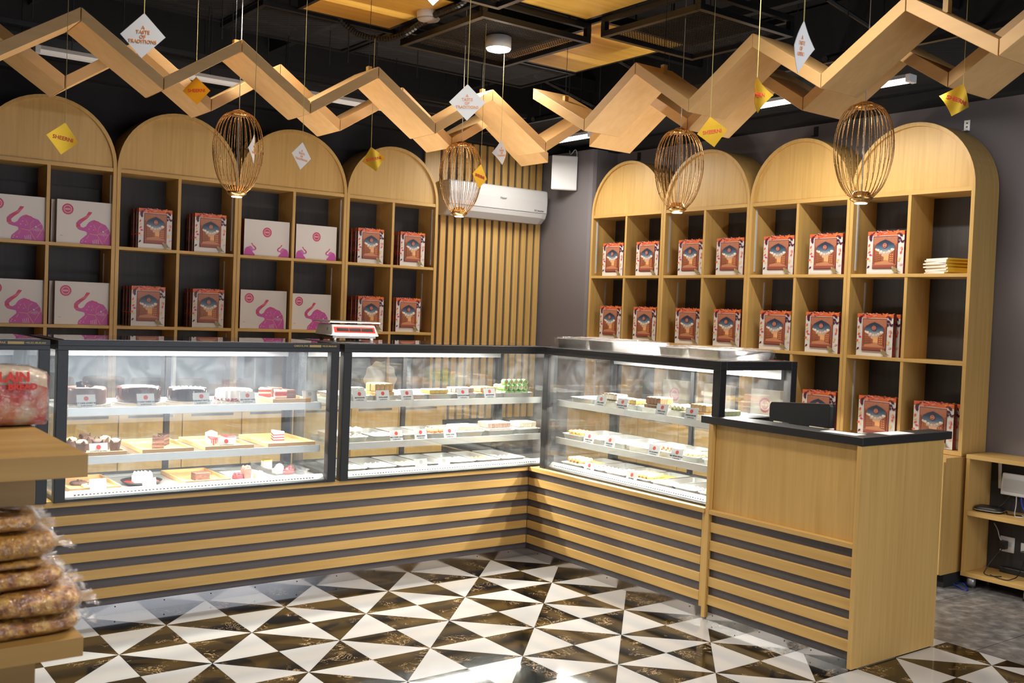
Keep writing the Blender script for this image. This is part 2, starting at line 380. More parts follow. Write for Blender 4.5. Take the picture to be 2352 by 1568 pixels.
def counter_right():
    t = thing('counter', 'shorter slatted wooden counter base running from the corner to the till desk', 'counter', (0, 0, 0))
    obj('carcass', MB().box(.016, -1.532, .05, .62, .0155, .562), GREY, t)
    for a, b in SL: obj('slat', MB().box(0, -1.505, a, .016, -.001, b), WY, t, bevel=.002)
    obj('top_trim', MB().box(-.018, -1.532, .562, .62, -.019, .588), WY, t, bevel=.002)
    obj('end_stile', MB().box(0, -1.532, .06, .016, -1.506, .562), WZ, t, bevel=.002)
    obj('kick_plate', MB().box(.006, -1.532, 0, .0158, .0059, .052), KICK, t)
    scr = MB()
    for k in range(7):
        y = -.12 - k * .22
        scr.prism([(y + .0035 * cos(a * pi / 4), .038 + .0035 * sin(a * pi / 4)) for a in range(8)], 'x', .004, .006)
    tag(obj('screws', scr, INK, t), kind='stuff')
    return t
counter_left(); counter_right()
# ------------------------------------------------------------------ till desk
def till():
    t = thing('till_desk', 'wooden till desk with black ledge and slatted lower front', 'counter', (0, 0, 0))
    x0, y0, y1, x1 = -.012, -2.455, -1.536, .680
    obj('front_panel', MB().box(x0 + .03, y0 + .022, .572, x0 + .048, y1 - .026, 1.034), WZ, t)
    obj('side_stile', MB().box(x0, y1 - .026, .01, x0 + .029, y1, 1.034), WZ, t, bevel=.002)
    obj('middle_rail', MB().box(x0, y0 + .022, .560, x0 + .03, y1 - .027, .584), WY, t, bevel=.002)
    obj('backing_panel', MB().box(x0 + .03, y0 + .022, .03, x0 + .046, y1 - .027, .560), GREY, t)
    for a, b in ((.465, .517), (.368, .420), (.271, .323), (.177, .228), (.080, .132)):
        obj('slat', MB().box(x0 + .012, y0 + .0225, a, x0 + .03, y1 - .0275, b), WY, t, bevel=.002)
    obj('kick_plate', MB().box(x0 + .014, y0 + .0225, 0, x0 + .03, y1 - .0275, .042), KICK, t)
    scr = MB()
    for k in range(6):
        y = y1 - .07 - k * .155
        scr.prism([(y + .0035 * cos(a * pi / 4), .030 + .0035 * sin(a * pi / 4)) for a in range(8)], 'x', x0 + .0125, x0 + .014)
    tag(obj('screws', scr, INK, t), kind='stuff')
    obj('end_panel', MB().box(x0, y0, .006, x1, y0 + .022, 1.034), WZ, t, bevel=.0015)
    obj('back_panel', MB().box(x0 + .25, y1 - .02, .01, x1, y1, .56), WZ, t)
    z0, z1 = 1.036, 1.074
    top = MB().prism([(-.013, -2.462), (.74, -2.462), (.74, -2.345), (.145, -2.345), (.145, -1.66), (.36, -1.66), (.36, -1.574), (.0185, -1.574), (.0185, -1.479), (-.013, -1.479)], 'z', z0, z1)
    obj('black_ledge', top, DARKP, t, bevel=.002)
    obj('desk_board', MB().box(.04, y0 + .023, .74, x1 - .01, -1.576, .765), DARKP, t)
    return t
till()
mon = thing('till_screen', 'black till screen seen from behind above the black ledge', 'monitor', (.235, -1.925, .765), R(-3))
obj('screen_back', MB().loft([[(.0 + dx, y, z) for y, z in [(-.20 - e, .305 + e * .2), (.20 + e, .305 + e * .2), (.205 + e, .335), (.205 + e, .385), (.195 + e, .40), (-.195 - e, .425), (-.205 - e, .41)]] for dx, e in ((-.012, -.01), (0, 0), (.022, 0))]), DARKP, mon, bevel=.002)
obj('stand', MB().box(.0, -.04, .01, .025, .04, .34).lathe([(.09, 0), (.09, .012)], 20), DARKP, mon)
for k, (x, y, a, lab) in enumerate(((.066, -2.30, .05, 'white paper sheet lying on the ledge corner of the till desk'), (.33, -2.398, -.02, 'white paper slip lying on the far side ledge of the till desk'))):
    tag(obj('paper_sheet', MB().box(-.045, -.095, 0, .045, .095, .0012) if k == 0 else MB().box(-.10, -.045, 0, .10, .045, .0012), PAPER, loc=(x, y, 1.0745), rot=(0, 0, a)), lab, 'paper')
# ------------------------------------------------------------------ glass display cases
def display_case(name, label, L, loc, rz, label_text=True, power=30, up=48):
    """long axis local x from 0..L, front at y=0 facing -y, depth .64, z .588..1.366"""
    t = thing(name, label, 'display case', loc, rz)
    z0, zt, zb, d = .588, 1.366, 1.318, .64
    pw = .05
    fr = MB()
    obj('top_frame', MB().box(0, 0, zb, L, pw, zt).box(0, d - pw, zb, L, d, zt).box(0, pw, zb, pw, d - pw, zt).box(L - pw, pw, zb, L, d - pw, zt), BLACK, t, bevel=.002)
    obj('top_groove', MB().box(-.0006, -.0006, 1.339, L + .0006, .002, 1.3415).box(-.0006, d - .002, 1.339, L + .0006, d + .0006, 1.3415).box(-.0006, .002, 1.339, .002, d - .002, 1.3415).box(L - .002, .002, 1.339, L + .0006, d - .002, 1.3415), MATTE, t)
    for x in (0, L - pw):
        for y in (0, d - pw): obj('post', MB().box(x, y, z0, x + pw, y + pw, zb), BLACK, t, bevel=.002)
    obj('base_rail', MB().box(pw, .004, z0, L - pw, .03, z0 + .012).box(pw, d - .03, z0, L - pw, d - .004, z0 + .03).box(.004, pw, z0, .03, d - pw, z0 + .012).box(L - .03, pw, z0, L - .004, d - pw, z0 + .012), BLACK, t)
    obj('deck', MB().box(.031, .031, z0, L - .031, d - .031, z0 + .017), STEEL, t)
    obj('front_lip', MB().prism([(.034, z0 + .017), (.075, z0 + .017), (.075, z0 + .040), (.062, z0 + .040)], 'x', pw + .002, L - pw - .002), STEEL, t)
    vent = MB()
    for k in range(int((L - .2) / .018)):
        x = .1 + k * .018; vent.box(x, .0405, z0 + .0215, x + .009, .046, z0 + .0265)
    tag(obj('vent_slots', vent, INK, t), kind='stuff')
    obj('top_glass', MB().box(pw * .7, pw * .7, zt - .003, L - pw * .7, d - pw * .7, zt + .0035), TOPGL, t)
    obj('front_glass', MB().box(pw, .012, z0 + .012, L - pw, .017, zb), GLASS, t)
    obj('side_glass', MB().box(.012, pw, z0 + .012, .017, d - pw, zb), GLASS, t)
    obj('side_glass', MB().box(L - .017, pw, z0 + .012, L - .012, d - pw, zb), GLASS, t)
    obj('rear_door', MB().box(pw, d - .03, z0 + .03, L * .52, d - .025, zb), GLASS, t)
    obj('rear_door', MB().box(L * .48, d - .02, z0 + .03, L - pw, d - .015, zb), GLASS, t)
    obj('door_stile', MB().box(L * .48, d - .035, z0 + .03, L * .48 + .03, d - .012, zb), BLACK, t)
    for z in (1.03, .79):
        obj('shelf_board', MB().box(.075, .075, z - .010, L - .075, .53, z), SHGLASS, t)
        obj('shelf_rail', MB().box(.07, .066, z - .036, L - .07, .075, z + .003).box(.07, .53, z - .030, L - .07, .538, z + .004), STEEL, t)
        obj('shelf_light', MB().box(.10, .125, z - .022, L - .10, .145, z - .0105), WHITE, t)
        area('shelf_lamp', (L / 2, .135, z - .024), L - .22, power * .42, (1.0, 0.95, 0.86), (0, 0, 0), 'RECTANGLE', .014, 180, t)
        obj('shelf_bracket', MB().box(.051, .10, z - .03, .0745, .50, z - .012).box(L - .0745, .10, z - .03, L - .051, .50, z - .012), STEEL, t)
    obj('rear_header', MB().box(pw, .565, 1.262, L - pw, .589, zb), HEAD, t)
    obj('light_strip', MB().box(.12, .370, zb - .012, L - .12, .390, zb - .004), LED_ON, t)
    obj('light_holder', MB().box(.10, .35, zb - .004, L - .10, .41, zb), WHITE, t)
    area('case_lamp', (L / 2, .38, zb - .014), L - .24, power, (1.0, 0.96, 0.90), (0, 0, 0), 'RECTANGLE', .03, 180, t)
    area('case_lamp', (L / 2, .38, zb + .002), L - .24, up, (1.0, 0.90, 0.76), (pi, 0, 0), 'RECTANGLE', .03, 180, t)
    if label_text:
        letter('maker_label', 'CAROOL.PAK', .014, GOLDI, t, (L - .235, -.0008, 1.352), (R(90), 0, 0), .0004)
        obj('maker_bar', MB().box(L - .185, -.0012, 1.346, L - .115, -.0004, 1.358), GOLDI, t)
        letter('maker_number', '+92.321.88.60.660', .012, GOLDI, t, (L - .065, -.0008, 1.352), (R(90), 0, 0), .0004)
    return t
display_case('display_case', 'leftmost glass case behind the bread loaf, cut by the photo edge', 1.35, (-4.275, -.033, 0), 0, power=14, up=6)
display_case('display_case', 'glass cake case holding whole cakes and wooden trays', 1.484, (-2.893, -.033, 0), 0, power=40, up=26)
display_case('display_case', 'back glass case of sweets, nearest the wall slats', 1.56, (-1.379, -.033, 0), 0, False, 46, 82)
display_case('display_case', 'right glass case of sweets beside the till desk', 1.485, (.020, -.085, 0), R(-90), False, 46, 150)
# ------------------------------------------------------------------ arched shelf units
def arch_pts(y0, y1, zs, n=28):
    r = (y1 - y0) / 2; c = (y0 + y1) / 2
    return [(c + r * cos(pi * k / n), zs + r * sin(pi * k / n)) for k in range(n + 1)]
def arched_unit(label, W_, loc, rz, led_side=1, z0=.80):
    """front at local y=0 facing -y, width W_ along x (0..W_), depth .285"""
    t = thing('arched_shelf', label, 'shelf unit', loc, rz, None)
    dp, th, zs = .285, .026, 2.465
    n = 28
    o_ = [(W_ - .001, z0)] + arch_pts(.001, W_ - .001, zs, n) + [(.001, z0)]
    i_ = [(W_ - th, z0 + th)] + arch_pts(th, W_ - th, zs, n) + [(th, z0 + th)]
    m = len(o_); vs = []; fs = []
    for y in (0, dp):
        vs += [(p[0], y, p[1]) for p in o_] + [(p[0], y, p[1]) for p in i_]
    for k in range(m):
        j = (k + 1) % m
        fs += [(k, m + k, m + j, j), (2 * m + k, 2 * m + j, 3 * m + j, 3 * m + k), (k, j, 2 * m + j, 2 * m + k), (m + k, 3 * m + k, 3 * m + j, m + j)]
    obj('arch_frame', MB().add(vs, fs), WZ, t, bevel=.0015)
    ap = arch_pts(th, W_ - th, zs, n)
    obj('arch_panel', MB().prism(ap, 'y', .018, .034), WZ, t)
    obj('back_panel', MB().box(th, dp - .012, z0 + th, W_ - th, dp - .001, zs), BACK, t)
    zl = [(zs - .026, zs), (1.908, 1.930), (1.358, 1.380)]
    for a, b in zl: obj('shelf_board', MB().box(th, .003, a, W_ - th, dp - .012, b), WX, t, bevel=.001)
    zz = [z0 + th, 1.358, 1.380, 1.908, 1.930, zs - .026]
    for a, b in ((zz[0], zz[1]), (zz[2], zz[3]), (zz[4], zz[5])):
        obj('divider', MB().box(W_ / 2 - .011, .005, a, W_ / 2 + .011, dp - .012, b), WZ, t, bevel=.001)
    xl = th if led_side > 0 else W_ - th - .006
    for a, b, yy in ((1.955, 2.42, .045), (1.40, 1.88, .17), (.86, 1.34, .09)):
        obj('light_channel', MB().box(xl, yy, a, xl + .006, yy + .014, b), OFFW, t)
    return t
def base_cabinet(label, W_, loc, rz):
    t = thing('base_cabinet', label, 'cabinet', loc, rz)
    obj('carcass', MB().box(.001, .02, .08, W_ - .001, .47, .798), WZ, t, bevel=.0015)
    obj('plinth', MB().box(.001, .06, 0, W_ - .001, .46, .079), MATTE, t)
    for k in range(2):
        x = .004 + k * W_ / 2; d = obj('door', MB().box(x, 0, .085, x + W_ / 2 - .008, .019, .775), WZ, t, bevel=.0015)
        obj('edge_pull', MB().box(x + .06, -.004, .755, x + W_ / 2 - .07, .0, .772), BLACK, d)
    return t
RB_ = [1.695, .800, -.100, -.975, -1.858]
ordn = ['farthest', 'second', 'third', 'nearest']
for k in range(4):
    W_ = RB_[k] - RB_[k + 1]
    arched_unit(f'arched oak shelf on the bright right wall, {ordn[k]} of the four', W_, (1.93, RB_[k], 0), R(-90), 1)
    base_cabinet(f'oak base cabinet below the {ordn[k]} arched shelf of the right wall', W_, (1.74, RB_[k], 0), R(-90))
LB_ = [-2.920, -2.045, -1.170, -.275, .585]
ordl = ['leftmost', 'second from left', 'third from left', 'rightmost']
for k in range(4):
    W_ = LB_[k + 1] - LB_[k]
    arched_unit(f'arched oak shelf on the dim back wall, {ordl[k]} of four', W_, (LB_[k], 2.12, 0), 0, -1)
    base_cabinet(f'oak base cabinet below the {ordl[k]} arched shelf of the back wall', W_, (LB_[k], 1.93, 0), 0)
# ------------------------------------------------------------------ printed cartons (flat print built as thin coloured shapes)
class Art:
    """flat coloured shapes in the x-z plane, facing -y, each layer a hair in front of the last"""
    def __init__(s, y0): s.mb = MB(); s.y = y0
    def poly(s, pts, col, cols=None):
        s.y -= .00006; n = len(pts)
        s.mb.add([(p[0], s.y, p[1]) for p in pts], [tuple(range(n))], 0, cols if cols else col); return s
    def rect(s, x0, z0, x1, z1, col): return s.poly([(x0, z0), (x1, z0), (x1, z1), (x0, z1)], col)
    def grad(s, x0, z0, x1, z1, c0, c1): return s.poly([(x0, z0), (x1, z0), (x1, z1), (x0, z1)], None, [c0, c0, c1, c1])
    def disc(s, x, z, r, col, n=16, rx=None, a=0):
        rx = rx or r; return s.poly([(x + rx * cos(2 * pi * k / n) * cos(a) - r * sin(2 * pi * k / n) * sin(a), z + rx * cos(2 * pi * k / n) * sin(a) + r * sin(2 * pi * k / n) * cos(a)) for k in range(n)], col)
    def leaf(s, x, z, l, w_, a, col):
        pts = [(0, 0), (.3, .5), (.6, .42), (1, 0), (.6, -.42), (.3, -.5)]
        return s.poly([(x + p[0] * l * cos(a) - p[1] * w_ * sin(a), z + p[0] * l * sin(a) + p[1] * w_ * cos(a)) for p in pts], col)
def seal(A, x, z, r, c=(.42, .035, .04), wht=(.78, .66, .60)):
    n = 32
    A.poly([(x + r * (1 + .05 * (k % 2)) * cos(2 * pi * k / n), z + r * (1 + .05 * (k % 2)) * sin(2 * pi * k / n)) for k in range(n)], c)
    A.disc(x, z, r * .72, wht, 20); A.disc(x, z, r * .62, c, 20)
    for k in range(5): A.rect(x - r * .46 + k * r * .19, z - r * .14, x - r * .46 + k * r * .19 + r * .13, z + r * .14, wht)
def arch_art(w_, h):
    A = Art(-.0003); a = w_; rr = random.Random(3)
    X = lambda v: v * a
    Z = lambda v: v * h
    top = [(.62, .05, .03), (.70, .14, .04), (.80, .25, .06)]
    A.rect(X(-.5), Z(.90), X(.5), Z(1), top[1])
    for k in range(26):
        A.leaf(X(rr.uniform(-.46, .40)), Z(rr.uniform(.905, .985)), .03 * a * 3, .03 * a, rr.choice([0, .5, 2.6, 3.1]), rr.choice([(.62, .04, .05), (.80, .30, .08), (.72, .16, .05), (.10, .02, .05), (.75, .30, .25)]))
    # border leaves
    for sx in (-1, 1):
        for k in range(8):
            z = .20 + k * .086
            c = rr.choice([(.72, .05, .12), (.85, .32, .08), (.75, .12, .06), (.78, .40, .35), (.09, .015, .05), (.85, .55, .2)])
            A.leaf(X(sx * rr.uniform(.40, .46)), Z(z), .10 * a, .05 * a, rr.uniform(0, 6.2), c)
        for k in range(3): A.leaf(X(sx * (.46 - .03 * k)), Z(.86 - .05 * k), .15 * a, .07 * a, (2.4 if sx > 0 else .7) + k * .5, (.07, .015, .045))
    a = w_ * .88
    fr, fl = (.17, .032, .024), (.44, .17, .095)
    A.rect(X(-.385), Z(.125), X(.385), Z(.885), fr)
    A.rect(X(-.37), Z(.14), X(.37), Z(.87), fl)
    for k in range(40): A.disc(X(rr.uniform(-.35, .35)), Z(rr.uniform(.70, .86)), .008 * a, (.60, .30, .19), 6)
    A.rect(X(-.37), Z(.14), X(-.33), Z(.70), (.36, .09, .05)); A.rect(X(.33), Z(.14), X(.37), Z(.70), (.36, .09, .05))
    # window opening with sky
    def op(f=1.0): return [(-.30 * f, .22), (.30 * f, .22), (.30 * f, .64), (.25 * f, .70), (.14 * f, .755), (0, .80), (-.14 * f, .755), (-.25 * f, .70), (-.30 * f, .64)]
    A.poly([(X(p[0] * 1.06), Z(p[1] + .008)) for p in op()], (.22, .05, .035))
    def sky(z):
        st = [(.22, (.38, .13, .055)), (.36, (.62, .28, .12)), (.46, (.74, .46, .27)), (.52, (.42, .42, .42)), (.58, (.13, .20, .28)), (.68, (.03, .06, .11)), (.82, (.015, .03, .06))]
        for (a0, c0), (a1, c1) in zip(st, st[1:]):
            if z <= a1: t = (z - a0) / (a1 - a0); return tuple(c0[i] + (c1[i] - c0[i]) * t for i in range(3))
        return st[-1][1]
    cuts = [.22, .36, .44, .50, .54, .58, .64, .70, .755, .80]
    wd = {.22: .30, .36: .30, .44: .30, .50: .30, .54: .30, .58: .30, .64: .30, .70: .25, .755: .14, .80: .0}
    for b, t in zip(cuts, cuts[1:]):
        q = [(-wd[b], b), (wd[b], b), (wd[t], t), (-wd[t], t)]
        if wd[t] == 0: q = q[:3]
        A.poly([(X(p[0]), Z(p[1])) for p in q], None, [sky(p[1]) for p in q])
    A.y -= .0003
    for x, z, r in ((-.22, .55, .06), (-.12, .52, .05), (-.02, .50, .04), (.24, .56, .06), (.14, .53, .045), (-.27, .58, .035), (.07, .505, .03)):
        A.disc(X(x), Z(z), Z(r) * .6, (.80, .62, .47), 14, X(r))
    for x, z, r in ((-.20, .565, .04), (.22, .575, .04), (-.11, .535, .03)): A.disc(X(x), Z(z), Z(r) * .55, (.88, .80, .70), 14, X(r))
    A.disc(X(.04), Z(.36), X(.09), (.85, .42, .17), 18)
    A.poly([(X(-.30), Z(.22)), (X(.30), Z(.22)), (X(.30), Z(.28)), (X(.02), Z(.33)), (X(-.30), Z(.27))], (.55, .24, .11))
    # street fronts either side
    A.poly([(X(-.30), Z(.26)), (X(-.02), Z(.30)), (X(-.02), Z(.40)), (X(-.10), Z(.42)), (X(-.10), Z(.45)), (X(-.18), Z(.47)), (X(-.18), Z(.52)), (X(-.30), Z(.56))], (.36, .12, .05))
    for i in range(4):
        for j in range(4): A.rect(X(-.29 + i * .055), Z(.29 + j * .05 + i * .006), X(-.26 + i * .055), Z(.315 + j * .045 + i * .006), (.14, .03, .02))
    A.poly([(X(.14), Z(.28)), (X(.30), Z(.25)), (X(.30), Z(.56)), (X(.24), Z(.52)), (X(.17), Z(.48)), (X(.14), Z(.46))], (.34, .09, .04))
    for i in range(2):
        for j in range(4): A.rect(X(.17 + i * .06), Z(.29 + j * .05), X(.205 + i * .06), Z(.315 + j * .05), (.72, .34, .14))
    A.rect(X(-.37), Z(.14), X(.37), Z(.225), (.30, .075, .05)); A.rect(X(-.37), Z(.205), X(.37), Z(.225), (.45, .15, .09))
    seal(A, X(0), Z(.665), X(.075), (.30, .06, .035), (.85, .55, .38))
    a = w_
    # bird at lower right
    b = (.30, .23, .10)
    A.disc(X(.30), Z(.10), X(.055), b, 14, X(.09), -.5); A.disc(X(.235), Z(.155), X(.028), (.42, .33, .15), 12)
    A.poly([(X(.34), Z(.10)), (X(.47), Z(.03)), (X(.36), Z(.055))], (.20, .14, .06))
    A.poly([(X(.21), Z(.16)), (X(.19), Z(.155)), (X(.21), Z(.147))], (.5, .12, .05))
    for x in (.28, .32): A.rect(X(x), Z(.005), X(x + .012), Z(.06), (.35, .2, .1))
    A.rect(X(.22), Z(.0), X(.40), Z(.008), (.3, .2, .12))
    return A.mb
EL = [(755, 435), (785, 437), (775, 455), (750, 490), (712, 522), (686, 550), (692, 570), (714, 576), (736, 562), (748, 540), (760, 525), (778, 512), (803, 502), (830, 512), (850, 522), (900, 540), (930, 580), (946, 640), (948, 716), (690, 716), (688, 700), (694, 682), (746, 632), (742, 612), (726, 606), (700, 602), (672, 594), (654, 572), (654, 538), (672, 515), (700, 495), (735, 470)]
def elephant(A, fx, fz, s, flip=False, deco=True, c=(.56, .075, .36)):
    """EL in carton pixels; s metres per pixel, anchored at bottom right (fx, fz)"""
    f = -1 if flip else 1
    P = lambda x, y: (fx + f * (x - 948) * s, fz + (716 - y) * s)
    pp = [P(*p) for p in EL]
    # triangulate by fans of convex pieces: trunk, head, body
    def pg(ids, col):
        q = [pp[i] for i in ids]
        if f < 0: q = q[::-1]
        A.poly(q, col)
    red = (.60, .04, .10)
    for a, b in (((0, 1, 2, 31), red), ((2, 3, 30, 31), (.62, .12, .22)), ((3, 4, 29, 30), red), ((4, 5, 28, 29), (.50, .08, .30)), ((5, 6, 27, 28), red), ((6, 7, 26, 27), (.56, .1, .3)), ((7, 8, 25, 26), c), ((8, 9, 24, 25), c)):
        pg(a, b)
    pg((9, 10, 11, 12, 13, 14, 22, 23, 24), c)
    pg((14, 15, 16, 17, 18, 19, 20, 21, 22), (.54, .07, .36))
    if deco:
        gold, lt, pu = (.80, .42, .20), (.82, .62, .70), (.30, .10, .35)
        def line(pts, w_, col):
            for a, b in zip(pts, pts[1:]):
                a, b = Vector((*P(*a), 0)), Vector((*P(*b), 0)); d = (b - a).normalized(); n_ = Vector((-d.y, d.x, 0)) * w_ * s / 2
                A.poly([((a - n_).x, (a - n_).y), ((b - n_).x, (b - n_).y), ((b + n_).x, (b + n_).y), ((a + n_).x, (a + n_).y)], col)
        line([(790, 530), (808, 515), (842, 517), (850, 530)], 7, red)
        line([(765, 625), (830, 632), (925, 570)], 4, gold); line([(830, 632), (880, 715)], 4, gold); line([(760, 640), (745, 670)], 4, gold)
        line([(890, 690), (940, 600)], 4, gold); line([(865, 545), (840, 570), (835, 615)], 3, gold); line([(800, 545), (820, 590)], 3, gold)
        for k in range(6): line([(850 + k * 13, 640 - abs(k - 3) * 4), (856 + k * 12, 600 + abs(k - 3) * 9)], 4, lt)
        for k in range(4): line([(795 + k * 14, 680 - k * 4), (800 + k * 14, 712)], 4, lt)
        for x, y in ((705, 700), (712, 685), (735, 695)): A.disc(*P(x, y), 4 * s, lt, 8)
        for x, y in ((775, 560), (800, 590), (760, 585)): A.disc(*P(x, y), 6 * s, (.75, .28, .45), 8)
        A.disc(*P(880, 600), 15 * s, pu, 12); A.disc(*P(880, 600), 9 * s, (.8, .5, .6), 12)
    return A
def eleph_art(w_, h):
    A = Art(-.0003); s = w_ / 475; A.rect(-w_ / 2 + .001, .001, w_ / 2 - .001, h - .001, (.74, .69, .655))
    seal(A, -w_ / 2 + 88 * s, h - 80 * s, 46 * s, (.58, .05, .16), (.72, .60, .60))
    elephant(A, w_ / 2 - 22 * s, .002, s)
    for k in range(5): A.rect(-w_ / 2 + (30 + k * 5) * s, 60 * s, -w_ / 2 + (33 + k * 5) * s, 66 * s, (.35, .30, .30))
    return A.mb
def small_art(w_, h):
    A = Art(-.0003); s = w_ / 475; A.rect(-w_ / 2 + .001, .001, w_ / 2 - .001, h - .001, (.74, .69, .655))
    seal(A, .0, h - 115 * s, 46 * s, (.58, .05, .14), (.72, .60, .60))
    elephant(A, w_ / 2 - 4 * s, .002, s * .42, False, False, (.58, .14, .40)); elephant(A, -w_ / 2 + 4 * s, .002, s * .42, True, False, (.50, .16, .44))
    return A.mb
def logo_art(w_, h):
    A = Art(-.0003); seal(A, 0, h * .55, w_ * .2, (.50, .06, .09), (.74, .66, .60)); return A.mb
CARTON = plain('glossy_white_carton', (0.74, 0.70, 0.66), .35); MAROON = plain('maroon_carton_side', (0.10, 0.012, 0.018), .35); DKPR = mottled('dark_leaf_print_side', (0.035, 0.010, 0.012), (0.30, 0.05, 0.045), 26, .35, 0)
CREAM = plain('cream_carton', (0.60, 0.55, 0.45), .45)
def carton(name, label, cat, w_, d, h, art, side, front=CARTON):
    t = thing(name, label, cat)
    bx = MB().box(-w_ / 2, 0, 0, w_ / 2, d, h)
    bx.m = [1, 1, 0, 1, 1, 1]
    obj('carton', bx, [front, side], t, bevel=.0012)
    obj('front_print', art, PRINT, t); return t
BW, BH = .262, .285
ARCHB = carton('gift_box', '', 'gift box', BW, .034, BH, arch_art(BW, BH), DKPR)
ELB = carton('sweet_box', '', 'sweet box', .372, .055, .292, eleph_art(.372, .292), MAROON)
SMB = carton('sweet_box', '', 'sweet box', .372, .055, .272, small_art(.372, .272), MAROON)
LGB = carton('sweet_box', '', 'sweet box', .27, .06, .25, logo_art(.27, .25), CREAM, CREAM)
used = {}
def place(proto, loc, rz, label, group=None, scale=(1, 1, 1)):
    if proto.name not in used:
        used[proto.name] = 1; o = proto; o.location = loc; o.rotation_euler = (0, 0, rz); o.scale = scale; o['label'] = label
        if group: o['group'] = group
        return o
    return dup(proto, loc, rz, label, group, scale)
LZ = [1.9302, 1.3802]
row = ['upper', 'lower']
# left wall, unit 2 and unit 4: rows of arch-print boxes standing one behind another
for r_, z in enumerate(LZ):
    for nm, x, n_ in ((['second unit, left', -1.767 - .035 * r_, 5 + r_], ['second unit, right', -1.367 - .0 * r_, 5], ['fourth unit, left', -.035 + .02 * r_, 4 + r_], ['fourth unit, right', .36 - .02 * r_, 5])):
        g = f'arch-print gift boxes, {row[r_]} row, {nm} stack'
        for k in range(n_):
            lab = f'front arch-print gift box, {row[r_]} row, dim wall, {nm} compartment' if k == 0 else f'{[0, "second", "third", "fourth", "fifth", "sixth"][k]} arch-print gift box behind the front one, {row[r_]} row, {nm}, dim wall'
            place(ARCHB, (x - .002 * (k % 2), 2.145 + .036 * k, z), R(rnd.uniform(-.4, .4)), lab, g, (.90, 1, .985))
    # units 1 and 3: elephant cartons
    for nm, x, pr in (('first unit, left', -2.665, ELB), ('first unit, right', -2.236, ELB)):
        place(pr, (x, 2.150, z), R(rnd.uniform(-.5, .5)), f'white elephant-print sweet box in front, {row[r_]} row, {nm} compartment', 'elephant-print sweet boxes')
        place(pr, (x - .022, 2.212, z), 0, f'elephant-print sweet box half hidden behind another, {row[r_]} row, {nm}', 'elephant-print sweet boxes')
place(SMB, (-.925, 2.15, LZ[0]), R(.4), 'white sweet box with two small elephants, upper row, third unit, left', 'two-elephant sweet boxes', (.98, 1, 1))
place(SMB, (-.515, 2.15, LZ[0]), R(-.5), 'white sweet box with two small elephants, upper row, third unit, right', 'two-elephant sweet boxes', (.93, 1, .985))
place(ELB, (-.935, 2.15, LZ[1]), R(.3), 'white elephant-print sweet box, lower row, third unit, left compartment', 'elephant-print sweet boxes')
place(ELB, (-.535, 2.16, LZ[1]), R(-.3), 'white elephant-print sweet box behind the scale, lower row, third unit, right', 'elephant-print sweet boxes', (.9, 1, .96))
# right wall
un = ['farthest', 'second', 'third', 'nearest']
def mid(k): return (RB_[k] + RB_[k + 1]) / 2
spots = []
for r_, z in enumerate(LZ):
    for k in range(4):
        offs = [(mid(k) + .158 + .02 * (k == 0) + .018 * (k == 2), 'left'), (RB_[k + 1] + (.20 if k < 2 else .205), 'right')]
        for y, sd in offs:
            if k == 3 and sd == 'right': continue
            if k == 3 and r_ == 1: y = -1.19
            if k == 3 and r_ == 0: y = -1.24
            spots.append((y, z, f'{row[r_]} row', k, sd))
spots += [(-.772, .828, 'bottom row', 2, 'right'), (-1.235, .828, 'bottom row', 3, 'left'), (-1.64, .828, 'bottom row', 3, 'right')]
for y, z, rw, k, sd in spots:
    sx = 1.02 if k < 2 else 1.06
    for b in range(2):
        lab = (f'arch-print gift box, {rw}, {sd} side of the {un[k]} bright-wall shelf' if b == 0 else f'arch-print gift box tucked behind the front one, {rw}, {sd}, {un[k]} bright shelf')
        place(ARCHB, (1.960 + .050 * b, y - .004 * b - (.012 * b if k > 1 else 0), z), R(-90 + rnd.uniform(-2, 1)), lab, 'arch-print gift boxes on the right wall', (sx, 1, 1.0))
for y, k, sd in ((.62, 1, 'left'), (.17, 1, 'right'), (-.30, 2, 'left')):
    place(LGB, (1.965, y, .828), R(-90), f'cream box with round seal, bottom row, {sd}, {un[k]} bright shelf, seen through glass', 'cream boxes seen through the case')
# booklets
YEL = plain('yellow_cover', (0.75, 0.52, 0.05), .45)
bk = thing('booklet', '', 'booklet', (0, 0, 0))
obj('pages', MB().box(-.095, -.10, .0006, .0935, .099, .0092), PAPER, bk)
obj('cover', MB().box(-.095, -.101, 0, .095, .1005, .0006).box(-.095, -.101, .0092, .095, .1005, .0098).box(-.095, -.1016, 0, .095, -.1006, .0098), YEL, bk)
for k in range(10):
    lo = (2.062 + rnd.uniform(-.006, .006), -1.625 + rnd.uniform(-.012, .012), 1.9302 + k * .0099)
    rz = R(-20 + rnd.uniform(-4, 4)); lab = 'top booklet of the white and yellow stack, upper row, nearest bright shelf' if k == 9 else f'yellow-covered booklet, {["tenth", "ninth", "eighth", "seventh", "sixth", "fifth", "fourth", "third", "second"][k]} from top of the stack on the nearest bright shelf'
    if k == 0: bk.location = lo; bk.rotation_euler = (0, 0, rz); bk['label'] = lab; bk['group'] = 'stacked booklets'
    else: dup(bk, lo, rz, lab, 'stacked booklets')
bd = thing('cake_board', 'pale scalloped paper board leaning behind the back sweets case', 'board', (.10, 2.15, .83), 0)
obj('board', MB().prism([(.15 * (1 + .05 * cos(10 * a * pi / 30)) * cos(2 * pi * a / 60), .155 + .15 * (1 + .05 * cos(10 * a * pi / 30)) * sin(2 * pi * a / 60)) for a in range(60)], 'y', 0, .004), CREAM, bd)
